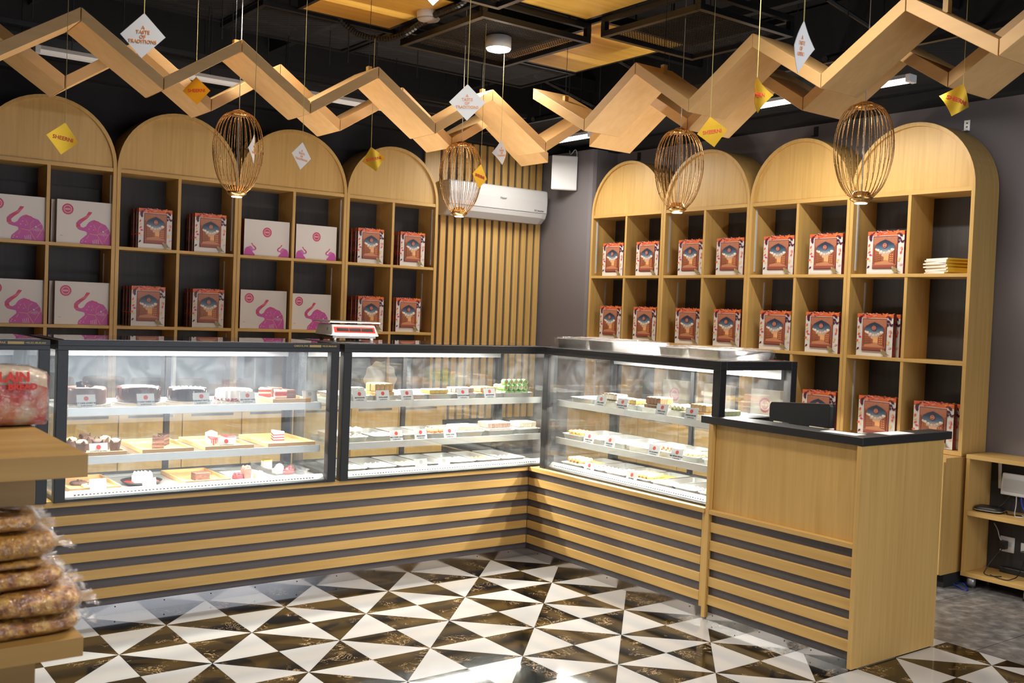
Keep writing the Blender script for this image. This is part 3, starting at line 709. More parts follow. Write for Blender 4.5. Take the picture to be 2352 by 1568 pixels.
# ------------------------------------------------------------------ zigzag plank ribbons
def ribbon(label, axis, nodes, c0, wdt, mat, hooks=()):
    """nodes: (s, z) along axis, front face at c0, going wdt deeper"""
    t = thing('zigzag_ribbon', label, 'ceiling decoration', (0, 0, 0)); th = .066
    for (s0, z0), (s1, z1) in zip(nodes, nodes[1:]):
        e = .0022 if s1 > s0 else -.0022
        k = (z1 - z0) / (s1 - s0)
        a0, a1 = s0 + e, s1 - e; b0, b1 = z0 + k * e, z1 - k * e
        pts = [(a0, b0), (a1, b1), (a1, b1 - th), (a0, b0 - th)]
        if axis == 'x': mb = MB().prism(pts, 'y', c0, c0 + wdt)
        else: mb = MB().prism([(p[0], p[1]) for p in pts], 'x', c0, c0 + wdt)
        obj('plank', mb, mat, t, bevel=.002)
    for s, z, dz in hooks:
        P = (lambda u, v, q: (u, c0 + v, q)) if axis == 'x' else (lambda u, v, q: (c0 + v, u, q))
        a, b = P(s - .012, wdt * .45, z - .02), P(s + .012, wdt * .45 + .03, z + .035)
        obj('hanger_block', MB().box(min(a[0], b[0]), min(a[1], b[1]), a[2], max(a[0], b[0]), max(a[1], b[1]), b[2]), WZ, t)
        p = P(s, wdt * .45 + .015, z + .03)
        obj('hanger_wire', MB().tube([p, (p[0], p[1], 3.9)], .0016, 5), MATTE, t)
TZ, VZ = 2.955, 2.690
ribbon('front zigzag plank ribbon hung over the long left counter', 'x',
       [(-3.62, TZ), (-3.22, VZ), (-2.82, TZ), (-2.42, VZ), (-2.02, TZ), (-1.62, VZ), (-1.205, TZ), (-.81, VZ), (-.40, TZ), (.035, VZ), (.44, TZ - .01)], 0.0, .285, RX,
       ((-2.0, TZ - .01, 0), (-1.19, TZ - .01, 0), (-.38, TZ - .01, 0)))
ribbon('rear zigzag plank ribbon behind the front one, toward the dim back wall', 'x',
       [(-3.60, VZ), (-3.20, TZ), (-2.80, VZ), (-2.42, TZ), (-2.04, VZ), (-1.64, TZ), (-1.25, VZ), (-.83, TZ), (-.45, VZ), (-.03, TZ), (.352, VZ)], .365, .305, RX)
ribbon('front zigzag plank ribbon hung over the right counter and till', 'y',
       [(-.20 + .10, 2.985), (-.605, 2.725), (-1.02, 2.99), (-1.432, 2.725), (-1.84, 2.99), (-2.252, 2.725), (-2.665, 2.99), (-3.080, 2.725), (-3.49, 2.99)], -.165, .285, RY,
       ((-.25, 2.90, 0), (-1.10, 2.95, 0), (-2.77, 2.94, 0)))
ribbon('rear zigzag plank ribbon nearer the bright right wall', 'y',
       [(-.245, 2.715), (-.66, 2.98), (-1.09, 2.72), (-1.48, 2.985), (-1.884, 2.725), (-2.27, 2.985), (-2.665, 2.725), (-3.07, 2.985), (-3.47, 2.725)], .19, .355, RY)
# ------------------------------------------------------------------ black ceiling grid
def wires(mb, x0, y0, x1, y1, z, step, diag=False, r=.0016):
    if not diag:
        n = int((x1 - x0) / step)
        for k in range(1, n): mb.box(x0 + k * step - r, y0, z - r, x0 + k * step + r, y1, z + r)
        n = int((y1 - y0) / step)
        for k in range(1, n): mb.box(x0, y0 + k * step - r, z - r - .002, x1, y0 + k * step + r, z + r - .002)
    else:
        n = int((x1 - x0 + y1 - y0) / step)
        for k in range(1, n):
            d = k * step; p = []
            for (ax, ay) in ((x0 + d, y0), (x0, y0 + d), (x1, y0 + d - (x1 - x0)), (x0 + d - (y1 - y0), y1)):
                if x0 - 1e-6 <= ax <= x1 + 1e-6 and y0 - 1e-6 <= ay <= y1 + 1e-6: p.append((ax, ay))
            if len(p) < 2: continue
            a, b = p[0], max(p[1:], key=lambda q: abs(q[0] - p[0][0]))
            if abs(a[0] - b[0]) < .02: continue
            mb.tube([(a[0], a[1], z), (b[0], b[1], z)], r, 4)
    return mb
MESHM = plain('dark_wire', (0.05, 0.047, 0.045), .6, .3)
def cage(label, x0, y0, x1, y1, z0=3.25, z1=3.37):
    t = thing('ceiling_cage', label, 'ceiling frame', (0, 0, 0)); b = .034
    for z in (z0, z1 - b):
        for q in ((x0, y0, x1, y0 + b), (x0, y1 - b, x1, y1), (x0, y0 + b, x0 + b, y1 - b), (x1 - b, y0 + b, x1, y1 - b)):
            obj('frame_bar', MB().box(q[0], q[1], z, q[2], q[3], z + b), BLACK, t, bevel=.002)
    for x in (x0, x1 - b):
        for y in (y0, y1 - b): obj('corner_post', MB().box(x, y, z0 + b, x + b, y + b, z1 - b), BLACK, t)
    tag(obj('wire_mesh', wires(MB(), x0 + b, y0 + b, x1 - b, y1 - b, z0 + b - .003, .021), MESHM, t), kind='stuff')
    for q in ((x0 + .017, y0 + .017), (x1 - .017, y1 - .017)): obj('drop_rod', MB().tube([(*q, z1), (*q, 3.9)], .006, 6), BLACK, t)
cage('black wire cage under the ceiling carrying the round lit downlight', -.765, -.385, .05, .53)
cage('black wire cage under the ceiling right of the downlight, dark inside', .0, -1.335, .79, -.53)
cage('black wire cage cut by the top edge of the photo', -1.55, -1.50, -.769, -.543)
def panel(label, x0, y0, x1, y1, z=3.374):
    t = thing('ceiling_panel', label, 'ceiling panel', (0, 0, 0)); b = .022
    obj('board', MB().box(x0 + b, y0 + b, z, x1 - b, y1 - b, z + .016), CW, t)
    obj('frame', MB().box(x0, y0, z - .001, x1, y0 + b, z + .05).box(x0, y1 - b, z - .001, x1, y1, z + .05).box(x0, y0 + b, z - .001, x0 + b, y1 - b, z + .05).box(x1 - b, y0 + b, z - .001, x1, y1 - b, z + .05), BLACK, t)
    for q in ((x0 + .011, y0 + .011), (x1 - .011, y1 - .011)): obj('drop_rod', MB().tube([(*q, z + .03), (*q, 3.9)], .005, 6), BLACK, t)
panel('orange wood ceiling panel right of the lit downlight, nearest the corner', .055, -.50, .825, .675)
panel('orange wood ceiling panel above, cut by the top edge of the photo', -.76, -1.36, -.005, -.395)
panel('orange wood ceiling panel left, behind the black flexible conduit', -1.42, -.16, -.775, .645)
def mesh_panel(label, x0, y0, x1, y1, z, step=.03, diag=True):
    t = thing('ceiling_mesh_panel', label, 'ceiling panel', (0, 0, 0)); b = .03
    obj('frame', MB().box(x0, y0, z, x1, y0 + b, z + b).box(x0, y1 - b, z, x1, y1, z + b).box(x0, y0 + b, z, x0 + b, y1 - b, z + b).box(x1 - b, y0 + b, z, x1, y1 - b, z + b), BLACK, t)
    tag(obj('wire_mesh', wires(MB(), x0 + b, y0 + b, x1 - b, y1 - b, z + .012, step, diag), MESHM, t), kind='stuff')
mesh_panel('dark mesh ceiling panel behind the lit downlight', -.70, .70, .85, 1.38, 3.37)
mesh_panel('dark mesh ceiling panel at upper left of the long counter', -1.62, .70, -.72, 1.40, 3.37)
mesh_panel('dark mesh ceiling panel high at the left, by the dim downlight', -2.6, .1, -1.6, 1.38, 3.40)
mesh_panel('mesh ceiling strip over the bright right arches, farther half', 1.02, -.55, 2.09, 2.2, 3.13, .028)
mesh_panel('mesh ceiling strip over the bright right arches, nearer half', 1.02, -3.6, 2.09, -.57, 3.13, .028)
mesh_panel('mesh ceiling strip over the dim back arches', -3.6, 1.45, .98, 2.29, 3.16, .04)
tr = thing('roof_truss', 'black roof beams and braces above the ceiling grid', 'beam', (0, 0, 0))
for y in (-3.2, -1.6, .6, 1.9): obj('beam', MB().box(-6.9, y, 3.62, 2.09, y + .06, 3.72), MATTE, tr)
for x in (-4.2, -2.6, -.9, .9): obj('beam', MB().box(x, -7.0, 3.50, x + .05, 2.29, 3.58), MATTE, tr)
for y in (-2.9, -2.3, -1.4, -.5, .5, 1.4):
    obj('brace', MB().tube([(1.0, y, 3.15), (2.09, y + .55, 3.5)], .018, 6), BLACK, tr); obj('brace', MB().tube([(1.0, y, 3.5), (2.05, y - .2, 3.17)], .014, 6), BLACK, tr)
for y in (1.5,): obj('beam', MB().box(-3.6, y, 3.08, 1.0, y + .03, 3.13), BLACK, tr)
rods = MB()
for k in range(26):
    x, y = rnd.uniform(-3.2, .9), rnd.uniform(.8, 2.0); rods.tube([(x, y, 3.16), (x, y, 3.5)], .004, 5)
for k in range(12):
    y = -2.6 + k * .36; rods.tube([(1.04, y, 3.14), (1.04, y, 3.9)], .004, 5); rods.tube([(.8, y + .1, 3.5), (.8, y + .1, 3.9)], .006, 5)
tag(obj('suspension_rods', rods, MATTE, tr), kind='stuff')
cd = [(-1.30, .72, 3.62), (-1.17, .71, 3.46), (-1.06, .69, 3.35), (-.97, .64, 3.295), (-.88, .54, 3.275), (-.82, .40, 3.285), (-.80, .22, 3.325), (-.795, .10, 3.345), (-.79, -.03, 3.35), (-.79, -.22, 3.36), (-.785, -.42, 3.44), (-.70, -.6, 3.55)]
def smooth(pts, n=6):
    pts = [Vector(p) for p in pts]; out = []
    for i in range(len(pts) - 1):
        p0, p1, p2, p3 = pts[max(i - 1, 0)], pts[i], pts[i + 1], pts[min(i + 2, len(pts) - 1)]
        for k in range(n):
            t = k / n; out.append(.5 * ((2 * p1) + (p2 - p0) * t + (2 * p0 - 5 * p1 + 4 * p2 - p3) * t * t + (3 * p1 - p0 - 3 * p2 + p3) * t ** 3))
    return out + [pts[-1]]
def ribbed(pts, r):
    mb = MB(); P = smooth(pts, 14); n = 8; rings = []
    for i, p in enumerate(P):
        d = (P[min(i + 1, len(P) - 1)] - P[max(i - 1, 0)]).normalized(); u = d.cross(Vector((0.3, 1, .2))).normalized(); v = d.cross(u); rr = r * (1.0 if i % 2 else .82)
        rings.append([p + (u * cos(2 * pi * k / n) + v * sin(2 * pi * k / n)) * rr for k in range(n)])
    return mb.loft(rings)
tag(obj('flexible_conduit', ribbed(cd, .021), DARKP), 'black ribbed flexible conduit sagging under the ceiling grid', 'conduit')
# ------------------------------------------------------------------ ceiling lights
def downlight(label, x, y, z, lit, r=.078):
    t = thing('downlight', label, 'ceiling light', (x, y, z))
    obj('housing', MB().lathe([(r, .005), (r, .075), (r * .9, .08)], 32), WHITE if not lit else OFFW, t, True)
    obj('lens', MB().lathe([(r * .55, -.012), (r * .9, -.004), (r * .98, .006)], 32), LENS_ON if lit else OFFW, t, True)
    obj('stem', MB().tube([(0, 0, .08), (0, 0, 3.9 - z)], .006, 6), BLACK, t)
    if lit: area('downlight_lamp', (0, 0, -.03), .13, 9, DAY, parent=t)
downlight('round lit downlight under the black wire cage', -.396, -.036, 3.192, True)
downlight('round downlight cut by the top edge of the photo, above left', -1.93, .10, 3.27, True)
downlight('round unlit downlight behind the flexible conduit', -.80, .14, 3.33, False, .07)
def batten(label, loc, rz, lit, L=1.2):
    t = thing('tube_light', label, 'ceiling light', loc, rz)
    obj('housing', MB().prism([(-.035, .012), (.035, .012), (.028, .035), (-.028, .035)], 'x', -L / 2, L / 2), OFFW, t)
    obj('end_cap', MB().box(L / 2, -.036, -.012, L / 2 + .03, .036, .035), OFFW if not lit else WHITE, t, bevel=.004); obj('end_cap', MB().box(-L / 2 - .03, -.036, -.012, -L / 2, .036, .035), OFFW if not lit else WHITE, t, bevel=.004)
    obj('diffuser', MB().prism([(-.033, .012), (-.026, -.006), (0, -.013), (.026, -.006), (.033, .012)], 'x', -L / 2, L / 2), TUBE_ON if lit else WHITE, t)
    for q in (-1, 1): obj('hanger', MB().tube([(q * L * .35, 0, .035), (q * L * .35, 0, .62)], .004, 5), BLACK, t)
    if lit: area('tube_lamp', (0, 0, -.03), L, 29, (1.0, 0.95, 0.87), (0, 0, 0), 'RECTANGLE', .06, 180, t)
batten('lit tube light over the bright right arches, nearest the corner', (1.2, 1.36, 2.985), R(90), True, .9)
batten('lit tube light over the bright right arches, nearest the till', (1.2, -1.23, 2.985), R(90), True, 1.2)
batten('unlit tube light over the dim left arches', (-2.13, 1.3, 2.99), 0, False)
batten('unlit tube light over the dim arches nearer the corner', (-.76, 1.3, 3.00), 0, False)
# ------------------------------------------------------------------ bird-cage pendants
def pendant(label, x, y, z):
    t = thing('pendant_lamp', label, 'lamp', (x, y, z), 0, None); H = .44
    prof = [(.040, .020), (.060, .036), (.090, .075), (.112, .13), (.127, .20), (.130, .26), (.124, .32), (.108, .375), (.080, .418), (.045, .438), (.02, .444)]
    prof = [(r * 1.05, zz * 1.06) for r, zz in prof]
    wr = smooth([(r, 0, zz) for r, zz in prof], 3)
    wm = MB().tube([(p.x, 0, p.z) for p in wr], .0019, 5).mesh('wire', BRONZE, True)
    for k in range(30): link('wire', wm, t, (0, 0, 0), (0, 0, 2 * pi * k / 30))
    obj('bottom_cup', MB().lathe([(.030, .000), (.052, .016), (.054, .026), (.046, .034), (.038, .05), (.03, .055)], 28), BRONZE, t, True)
    obj('top_cap', MB().lathe([(.052, .449), (.05, .463), (.028, .476), (.008, .482)], 24), BRONZE, t, True)
    obj('lens', MB().lathe([(.028, -.003), (.030, .001)], 24), PEND_ON, t)
    obj('cord', MB().tube([(0, 0, .055), (0, 0, 3.6 - z)], .0022, 6), OFFW, t)
    d = bpy.data.lights.new('pendant_spot', 'SPOT'); d.energy = 14; d.spot_size = R(95); d.spot_blend = .6; d.shadow_soft_size = .03; d.color = (1, .90, .74)
    o = bpy.data.objects.new('pendant_spot', d); COL.objects.link(o); o.parent = t; o.location = (0, 0, -.012)
pendant('bronze wire-cage pendant lamp, leftmost, before the dim arches', -1.900, .313, 2.165)
pendant('bronze wire-cage pendant lamp in front of the air conditioner', -.41, .310, 2.185)
pendant('bronze wire-cage pendant lamp before the farther bright arches', .155, -1.075, 2.185)
pendant('largest bronze wire-cage pendant lamp, above the till desk', .155, -2.275, 2.165)
# ------------------------------------------------------------------ hanging paper tags
def tag_paper(name, label, white, loc, yaw, s, roll=0, curl=0.0, tilt=0, top=3.45):
    """diamond card, side s, hung from its top corner at loc + top tip"""
    t = thing(name, label, 'hanging tag', loc, 0, None, (tilt, roll, yaw))
    n = 8; h = s / math.sqrt(2); vs = []; fs = []
    def P(u, v, off):
        # u,v in 0..1 on square rotated 45deg
        x = (u - v) * h; z = (u + v - 1) * h; y = curl * (x / h) ** 2 * h + off
        return (x * (1 - .15 * abs(curl)), y, z)
    for off in (-.0005, .0005):
        for i in range(n + 1):
            for j in range(n + 1): vs.append(P(i / n, j / n, off))
    N = (n + 1) ** 2
    for i in range(n):
        for j in range(n):
            a = i * (n + 1) + j; fs.append((a, a + n + 1, a + n + 2, a + 1)); fs.append((N + a + 1, N + a + n + 2, N + a + n + 1, N + a))
    obj('card', MB().add(vs, fs), PAPER if white else GOLD, t, True)
    if white: letter('lettering', 'A\nTASTE\nOF\nTRADITIONS', s * .155, ORNG, t, (0, -.0016 , h * .05), (R(90), 0, 0), .0001, lines=.95)
    else:
        me = text_mesh('SHEERNI', s * .235, REDP, .0004)
        if curl:
            me = me.copy()
            for v in me.vertices: v.co.z += curl * (v.co.x / h) ** 2 * h * -1
        link('lettering', me, t, (0, -.0016, 0), (R(90), 0, 0))
    # string in world vertical
    m = Euler((tilt, roll, yaw)).to_matrix(); tip = m @ Vector((0, 0, h * .96)); inv = m.inverted()
    up = inv @ Vector((0, 0, 1)); a = Vector((0, 0, h * .96)); L = top - loc[2] - tip.z
    obj('string', MB().tube([a, a + up * L], .0014, 5), STRING, t)
    return t
TG = [(1, 'white diamond paper tag, upper left, before the front zigzag ribbon', (-3.025, -1.668, 2.459), -35, 2, 0, 0, 3.5),
      (1, 'white diamond paper tag in the middle, beside the lit downlight string', (-1.705, -1.66, 2.441), -36, -1, 0, 0, 3.5),
      (1, 'small white diamond tag turned aside, in front of the third dim arch', (-1.688, -.052, 2.381), 22, 4, 0, 0, 3.24),
      (1, 'small white diamond tag turned aside, above the air conditioner', (-.356, -.055, 2.565), 16, -8, .25, 0, 3.284),
      (1, 'white diamond paper tag seen edge-on before the leftmost pendant', (-1.973, -.085, 2.379), 56, -4, .2, 0, 3.5),
      (1, 'bright white paper tag twisted in the air, upper right', (-1.595, -3.247, 2.398), 14, -8, -.15, 8, 3.4),
      (1, 'white paper tag showing only its lower tip at the photo top', (-2.251, -2.245, 2.672), -36, 0, 0, 0, 3.4),
      (0, 'gold foil diamond tag, leftmost, before the first dim arch', (-2.915, -.13, 2.303), 8, 6, .12, 0, 3.3),
      (0, 'gold foil diamond tag hanging between the left zigzag ribbons', (-2.144, .312, 2.712), -36, -3, 0, 0, 3.3),
      (0, 'curled gold foil tag hanging before the rightmost dim arch', (-1.043, .318, 2.477), -30, -14, .4, 6, 3.2),
      (0, 'orange lit gold tag hanging beside the pendant by the air conditioner', (-.605, -.187, 2.379), 20, 6, 0, 0, 3.284),
      (0, 'curled gold foil tag before the right zigzag ribbon, near a tube light', (-.692, -2.332, 2.534), 8, -6, -.45, 0, 3.4),
      (0, 'gold foil diamond tag right of the third pendant, under the ribbon', (-.29, -1.721, 2.506), -40, -10, 0, 0, 3.3),
      (0, 'curled gold foil tag at far right above the nearest arch', (.160, -2.733, 2.588), -36, 18, .45, 0, 3.4)]
for wh, lab, lo, yw, ro, cu, ti, tp in TG: tag_paper('paper_tag' if wh else 'gold_tag', lab, wh, lo, R(yw), .106, R(ro), cu, R(ti), tp)
# ------------------------------------------------------------------ wall things
ac = thing('air_conditioner', 'white split air conditioner on the wood slats', 'air conditioner', (.742, 2.384, 2.405))
pr = [(0, 0), (0, .30), (-.17, .30), (-.186, .29), (-.192, .20), (-.186, .09), (-.165, .045), (-.11, .0)]
obj('body', MB().prism(pr, 'x', 0, 1.085), ACWH, ac, bevel=.012)
obj('louver', MB().prism([(-.1855, .078), (-.187, .083), (-.172, .049), (-.118, -.004), (-.112, -.002), (-.166, .048)], 'x', .06, 1.03), OFFW, ac)
obj('seam', MB().box(.01, -.1885, .092, 1.075, -.184, .0945), INK, ac)
letter('maker_lettering', 'Haier', .032, INK, ac, (.575, -.1925, .19), (R(88), 0, 0), .0003); letter('type_lettering', 'DC Inverter', .022, INK, ac, (.985, -.1895, .112), (R(86), 0, 0), .0002)
sp = thing('loudspeaker', 'white wall loudspeaker in the corner right of the air conditioner', 'loudspeaker', (1.835, 2.00, 2.70), R(-28))
obj('cabinet', MB().loft([[(-.12, -.06, 0), (.12, -.06, 0), (.08, .06, .01), (-.08, .06, .01)], [(-.12, -.06, .31), (.12, -.06, .31), (.08, .06, .30), (-.08, .06, .30)]]), WHITE, sp, bevel=.008)
obj('grille', MB().box(-.113, -.064, .008, .113, -.060, .302), WHITE, sp, bevel=.002)
obj('bracket', MB().box(-.02, .05, .12, .02, .115, .18), WHITE, sp)
tag(obj('speaker_cable', MB().tube(smooth([(1.90, 1.96, 2.82), (1.91, 1.93, 2.93), (1.905, 1.90, 3.02), (1.90, 1.92, 3.07), (1.89, 1.97, 3.03), (1.90, 2.0, 3.07)]), .004, 6), OFFW), 'grey looped speaker cable rising from the white wall loudspeaker', 'cable')
for x, y, z, lab in ((XB - .001, -1.62, 2.90, 'small steel angle bracket on the wall above the nearest arch'), (XB - .001, -.45, 3.0, 'small dark angle bracket on the wall above the third arch'), (XB - .001, 1.42, 3.0, 'small dark angle bracket on the wall above the farthest arch')):
    b = thing('angle_bracket', lab, 'bracket', (x, y, z)); obj('plate', MB().box(-.003, -.02, -.035, 0, .02, .035).box(-.04, -.02, -.038, 0, .02, -.035), STEEL if y < -1 else DARKP, b); obj('screw_heads', MB().box(-.005, -.005, .012, -.003, .005, .02).box(-.005, -.005, -.012, -.003, .005, -.004), INK, b)
# ------------------------------------------------------------------ weighing scale on the case
ws = thing('weighing_scale', 'white and red weighing scale on the display cases', 'scale', (-1.06, .56, 1.3705), R(-7))
sd = [(-.13, .0), (-.155, .03), (-.14, .045), (-.125, .082), (.14, .09), (.15, .03), (.14, .012)]
for z0, z1 in ((.012, .095),):
    obj('body', MB().loft([[(-.155, -.16, .028), (.155, -.16, .028), (.155, .15, .028), (-.155, .15, .028)], [(-.15, -.15, .045), (.15, -.15, .045), (.15, .15, .045), (-.15, .15, .045)], [(-.14, -.118, .094), (.14, -.118, .094), (.14, .14, .094), (-.14, .14, .094)]]), WHITE, ws, bevel=.006)
obj('underside', MB().box(-.14, -.14, .012, .14, .14, .03), DARKP, ws)
tilt = math.atan2(.049, .032)
fp = obj('red_fascia', MB().box(-.132, -.0, .0, .132, .0015, .040), REDP, ws, loc=(0, -.1515, .046), rot=(-(pi / 2 - tilt), 0, 0))
for k in range(3): obj('display_window', MB().box(-.045, -.0012, 0, .03, 0, .022), DARKP, fp, loc=(-.070 + k * .080, 0, .010))
obj('platform', MB().lathe([(.01, .094), (.02, .106)], 12).box(-.165, -.15, .106, .165, .16, .116), STEEL, ws, bevel=.004)
for x in (-.12, .12):
    for y in (-.12, .12): obj('foot', MB().lathe([(.011, 0), (.013, .014)], 12, 0, (x, y)), DARKP, ws)
letter('side_mark', 'i2', .022, INK, ws, (-.1475, -.06, .065), (R(80), 0, R(-90)))
# ------------------------------------------------------------------ foil-wrapped trays on the right case
def tray_mesh(w_, d, h, r=.025, t=.0016, flare=.014):
    mb = MB(); o = [rrect(w_ - 2 * flare, d - 2 * flare, r * .8, 0), rrect(w_ - .012, d - .012, r, h - .002), rrect(w_, d, r, h - .002), rrect(w_, d, r, h), rrect(w_ - .016, d - .016, r, h - .001), rrect(w_ - 2 * flare - .006, d - 2 * flare - .006, r * .8, .003)]
    return mb.loft(o)
def foil_tray(label, loc, rz, w_, d, h=.045):
    t = thing('wrapped_tray', label, 'tray', loc, rz)
    obj('tray', tray_mesh(w_, d, h), STEEL, t, True)
    n = 14; vs = []; fs = []
    for i in range(n + 1):
        for j in range(n + 1):
            u, v = i / n - .5, j / n - .5; ed = max(abs(u), abs(v)) * 2
            z = h + .006 + .008 * (1 - ed) + rnd.uniform(-.004, .005) - (.042 if ed > .97 and (i + j) % 3 else .0)
            vs.append((u * (w_ + .014) + rnd.uniform(-.003, .003), v * (d + .014) + rnd.uniform(-.003, .003), max(z, .004)))
    for i in range(n):
        for j in range(n): a = i * (n + 1) + j; fs.append((a, a + n + 1, a + n + 2, a + 1))
    obj('foil_cover', MB().add(vs, fs), FILM, t)
    obj('foil_skirt', MB().loft([rrect(w_ + .004, d + .004, .02, .004), rrect(w_ + .016, d + .016, .02, h + .004)], 0, False, False), FILM, t)
    return t
foil_tray('film-wrapped steel tray on the corner end of the right sweets case', (.34, -.22, 1.3705), R(4), .46, .29, .055)
foil_tray('film-wrapped steel tray beside the corner one on the right case', (.33, -.53, 1.3705), R(-5), .46, .26, .055)
foil_tray('small film-wrapped steel tray in the middle of the right case top', (.32, -1.05, 1.3705), R(6), .34, .20)
foil_tray('foil-wrapped steel tray on the right case next to its till end', (.36, -1.33, 1.3705), R(-8), .40, .30, .048)
# ------------------------------------------------------------------ low rack with the router
rk = thing('router_rack', 'low wooden rack against the right wall holding the router', 'rack', (0, 0, 0))
x0, x1, y0, y1 = 1.94, 2.215, -3.4, -1.885
obj('end_panel', MB().box(x0, y1 - .022, .085, x1, y1, .792), WZ, rk, bevel=.001)
for nm, z in (('top_board', .792), ('middle_board', .444), ('bottom_board', .068)): obj(nm, MB().box(x0 - .004, y0, z, x1, y1 - (.0225 if z < .7 and z > .1 else 0), z + .026), WY, rk, bevel=.001)
obj('back_panel', MB().box(x1 - .012, y0, .095, x1 - .001, y1 - .023, .791), BACK, rk)
for x in (x0 + .04, x1 - .05):
    for y in (y1 - .05, y1 - .40, y1 - .9): l = obj('leg', MB().lathe([(.026, .012), (.026, .068)], 20, 0, (x, y)), STEEL, rk, True); obj('foot_pad', MB().lathe([(.030, 0), (.030, .012)], 20, 0, (x, y)), DARKP, l)
ro = thing('router', 'white wifi router with two aerials on the upper rack shelf', 'router', (2.16, -2.115, .575), R(-90))
obj('body', MB().loft([[(-.115, -.015, 0), (.115, -.015, 0), (.115, .015, 0), (-.115, .015, 0)], [(-.112, -.018, .06), (.112, -.018, .06), (.112, .014, .06), (-.112, .014, .06)], [(-.108, -.012, .135), (.108, -.012, .135), (.108, .01, .135), (-.108, .01, .135)]]), WHITE, ro, bevel=.006)
obj('face_plate', MB().box(-.095, -.0205, .025, .095, -.0175, .10), OFFW, ro)
for x, a in ((-.13, -3), (.10, -22)): obj('aerial', MB().box(-.010, -.005, 0, .010, .005, .19), WHITE, ro, bevel=.003, loc=(x, .012, .03), rot=(0, R(a), 0))
obj('wall_bracket', MB().box(-.04, .014, .03, .04, .0415, .08), DARKP, ro)
mo = thing('modem', 'black rounded modem box with a silver edge, beside the router', 'modem', (2.06, -1.985, .4705), R(-80))
obj('body', MB().loft([rrect(.15, .12, .03, .0), rrect(.165, .13, .035, .012), rrect(.16, .125, .035, .024), rrect(.13, .10, .03, .032)]), DARKP, mo, True); obj('silver_edge', MB().loft([rrect(.166, .131, .035, .010), rrect(.167, .132, .035, .014)]), STEEL, mo)
for k, (y, z, lab) in enumerate(((-2.035, .215, 'white wall socket plate in the lower rack bay, left one'), (-2.165, .195, 'white wall socket plate in the lower rack bay, right one'))):
    s_ = thing('wall_socket', lab, 'socket', (2.203, y, z), R(-90)); obj('plate', MB().box(-.045, -.008, 0, .045, 0, .095), WHITE, s_, bevel=.002); obj('rocker', MB().box(.012, -.011, .035, .03, -.008, .065), OFFW, s_)
    obj('plug', MB().box(-.032, -.05, .02, .008, -.0082, .07) if k == 0 else MB().box(-.03, -.05, -.005, .014, -.0082, .05), DARKP, s_, bevel=.004)
ps = thing('power_strip', 'black power strip lying at the back of the lower rack bay', 'power strip', (2.17, -2.22, .0945), R(-90)); obj('body', MB().box(-.20, -.025, 0, .20, .025, .035), DARKP, ps, bevel=.004); obj('switch', MB().box(.16, -.01, .035, .18, .01, .04), REDP, ps)
NAVY = plain('blue_cable_jacket', (0.01, 0.06, 0.55), .45)
cabs = [('black_cable', [(2.15, -2.06, .575), (2.10, -2.05, .53), (2.08, -2.03, .50), (2.12, -2.06, .475), (2.06, -2.10, .474), (2.10, -2.18, .474)], DARKP, 'black router cable dropping onto the middle rack shelf'),
        ('white_cable', [(2.15, -2.10, .575), (2.11, -2.12, .53), (2.06, -2.14, .475), (2.03, -2.18, .474), (2.06, -2.21, .474), (2.09, -2.17, .476)], OFFW, 'thin white cable curling on the middle rack shelf below the router'),
        ('blue_cable', [(2.15, -2.13, .575), (2.12, -2.15, .54), (2.10, -2.18, .51), (2.12, -2.24, .48), (2.14, -2.30, .475)], NAVY, 'blue network cable hanging under the white router'),
        ('black_cable', [(2.15, -2.04, .25), (2.09, -2.02, .20), (2.02, -2.00, .12), (1.99, -2.01, .098), (1.98, -2.06, .098), (2.02, -2.10, .098)], DARKP, 'black cable looping in the lower rack bay under the left socket'),
        ('black_cable', [(2.0, -2.04, .098), (1.97, -2.10, .098), (1.96, -2.16, .099), (1.99, -2.18, .105), (2.06, -2.18, .12), (2.15, -2.17, .20)], DARKP, 'thin black cable trailing on the lower board near the right socket'),
        ('grey_cable', [(2.19, -1.95, .38), (2.17, -1.985, .345), (2.17, -2.0, .30), (2.18, -2.02, .26)], OFFW, 'grey twin cable rising at the back of the lower rack bay'),
        ('blue_cable', [(1.90, -1.72, .006), (1.93, -1.79, .006), (1.96, -1.85, .007), (1.945, -1.90, .02), (1.93, -1.93, .007), (1.88, -1.965, .006), (1.85, -1.975, .006)], NAVY, 'bright blue network cable lying on the floor by the rack leg'),
        ('blue_cable', [(1.925, -1.80, .006), (1.915, -1.84, .012), (1.90, -1.885, .006), (1.86, -1.95, .006)], NAVY, 'second bright blue cable end crossing on the floor by the rack leg')]
for nm, p, m, lab in cabs: tag(obj(nm, MB().tube(smooth(p), .004 if 'blue' in nm else .0032, 6), m, smooth=True), lab, 'cable')
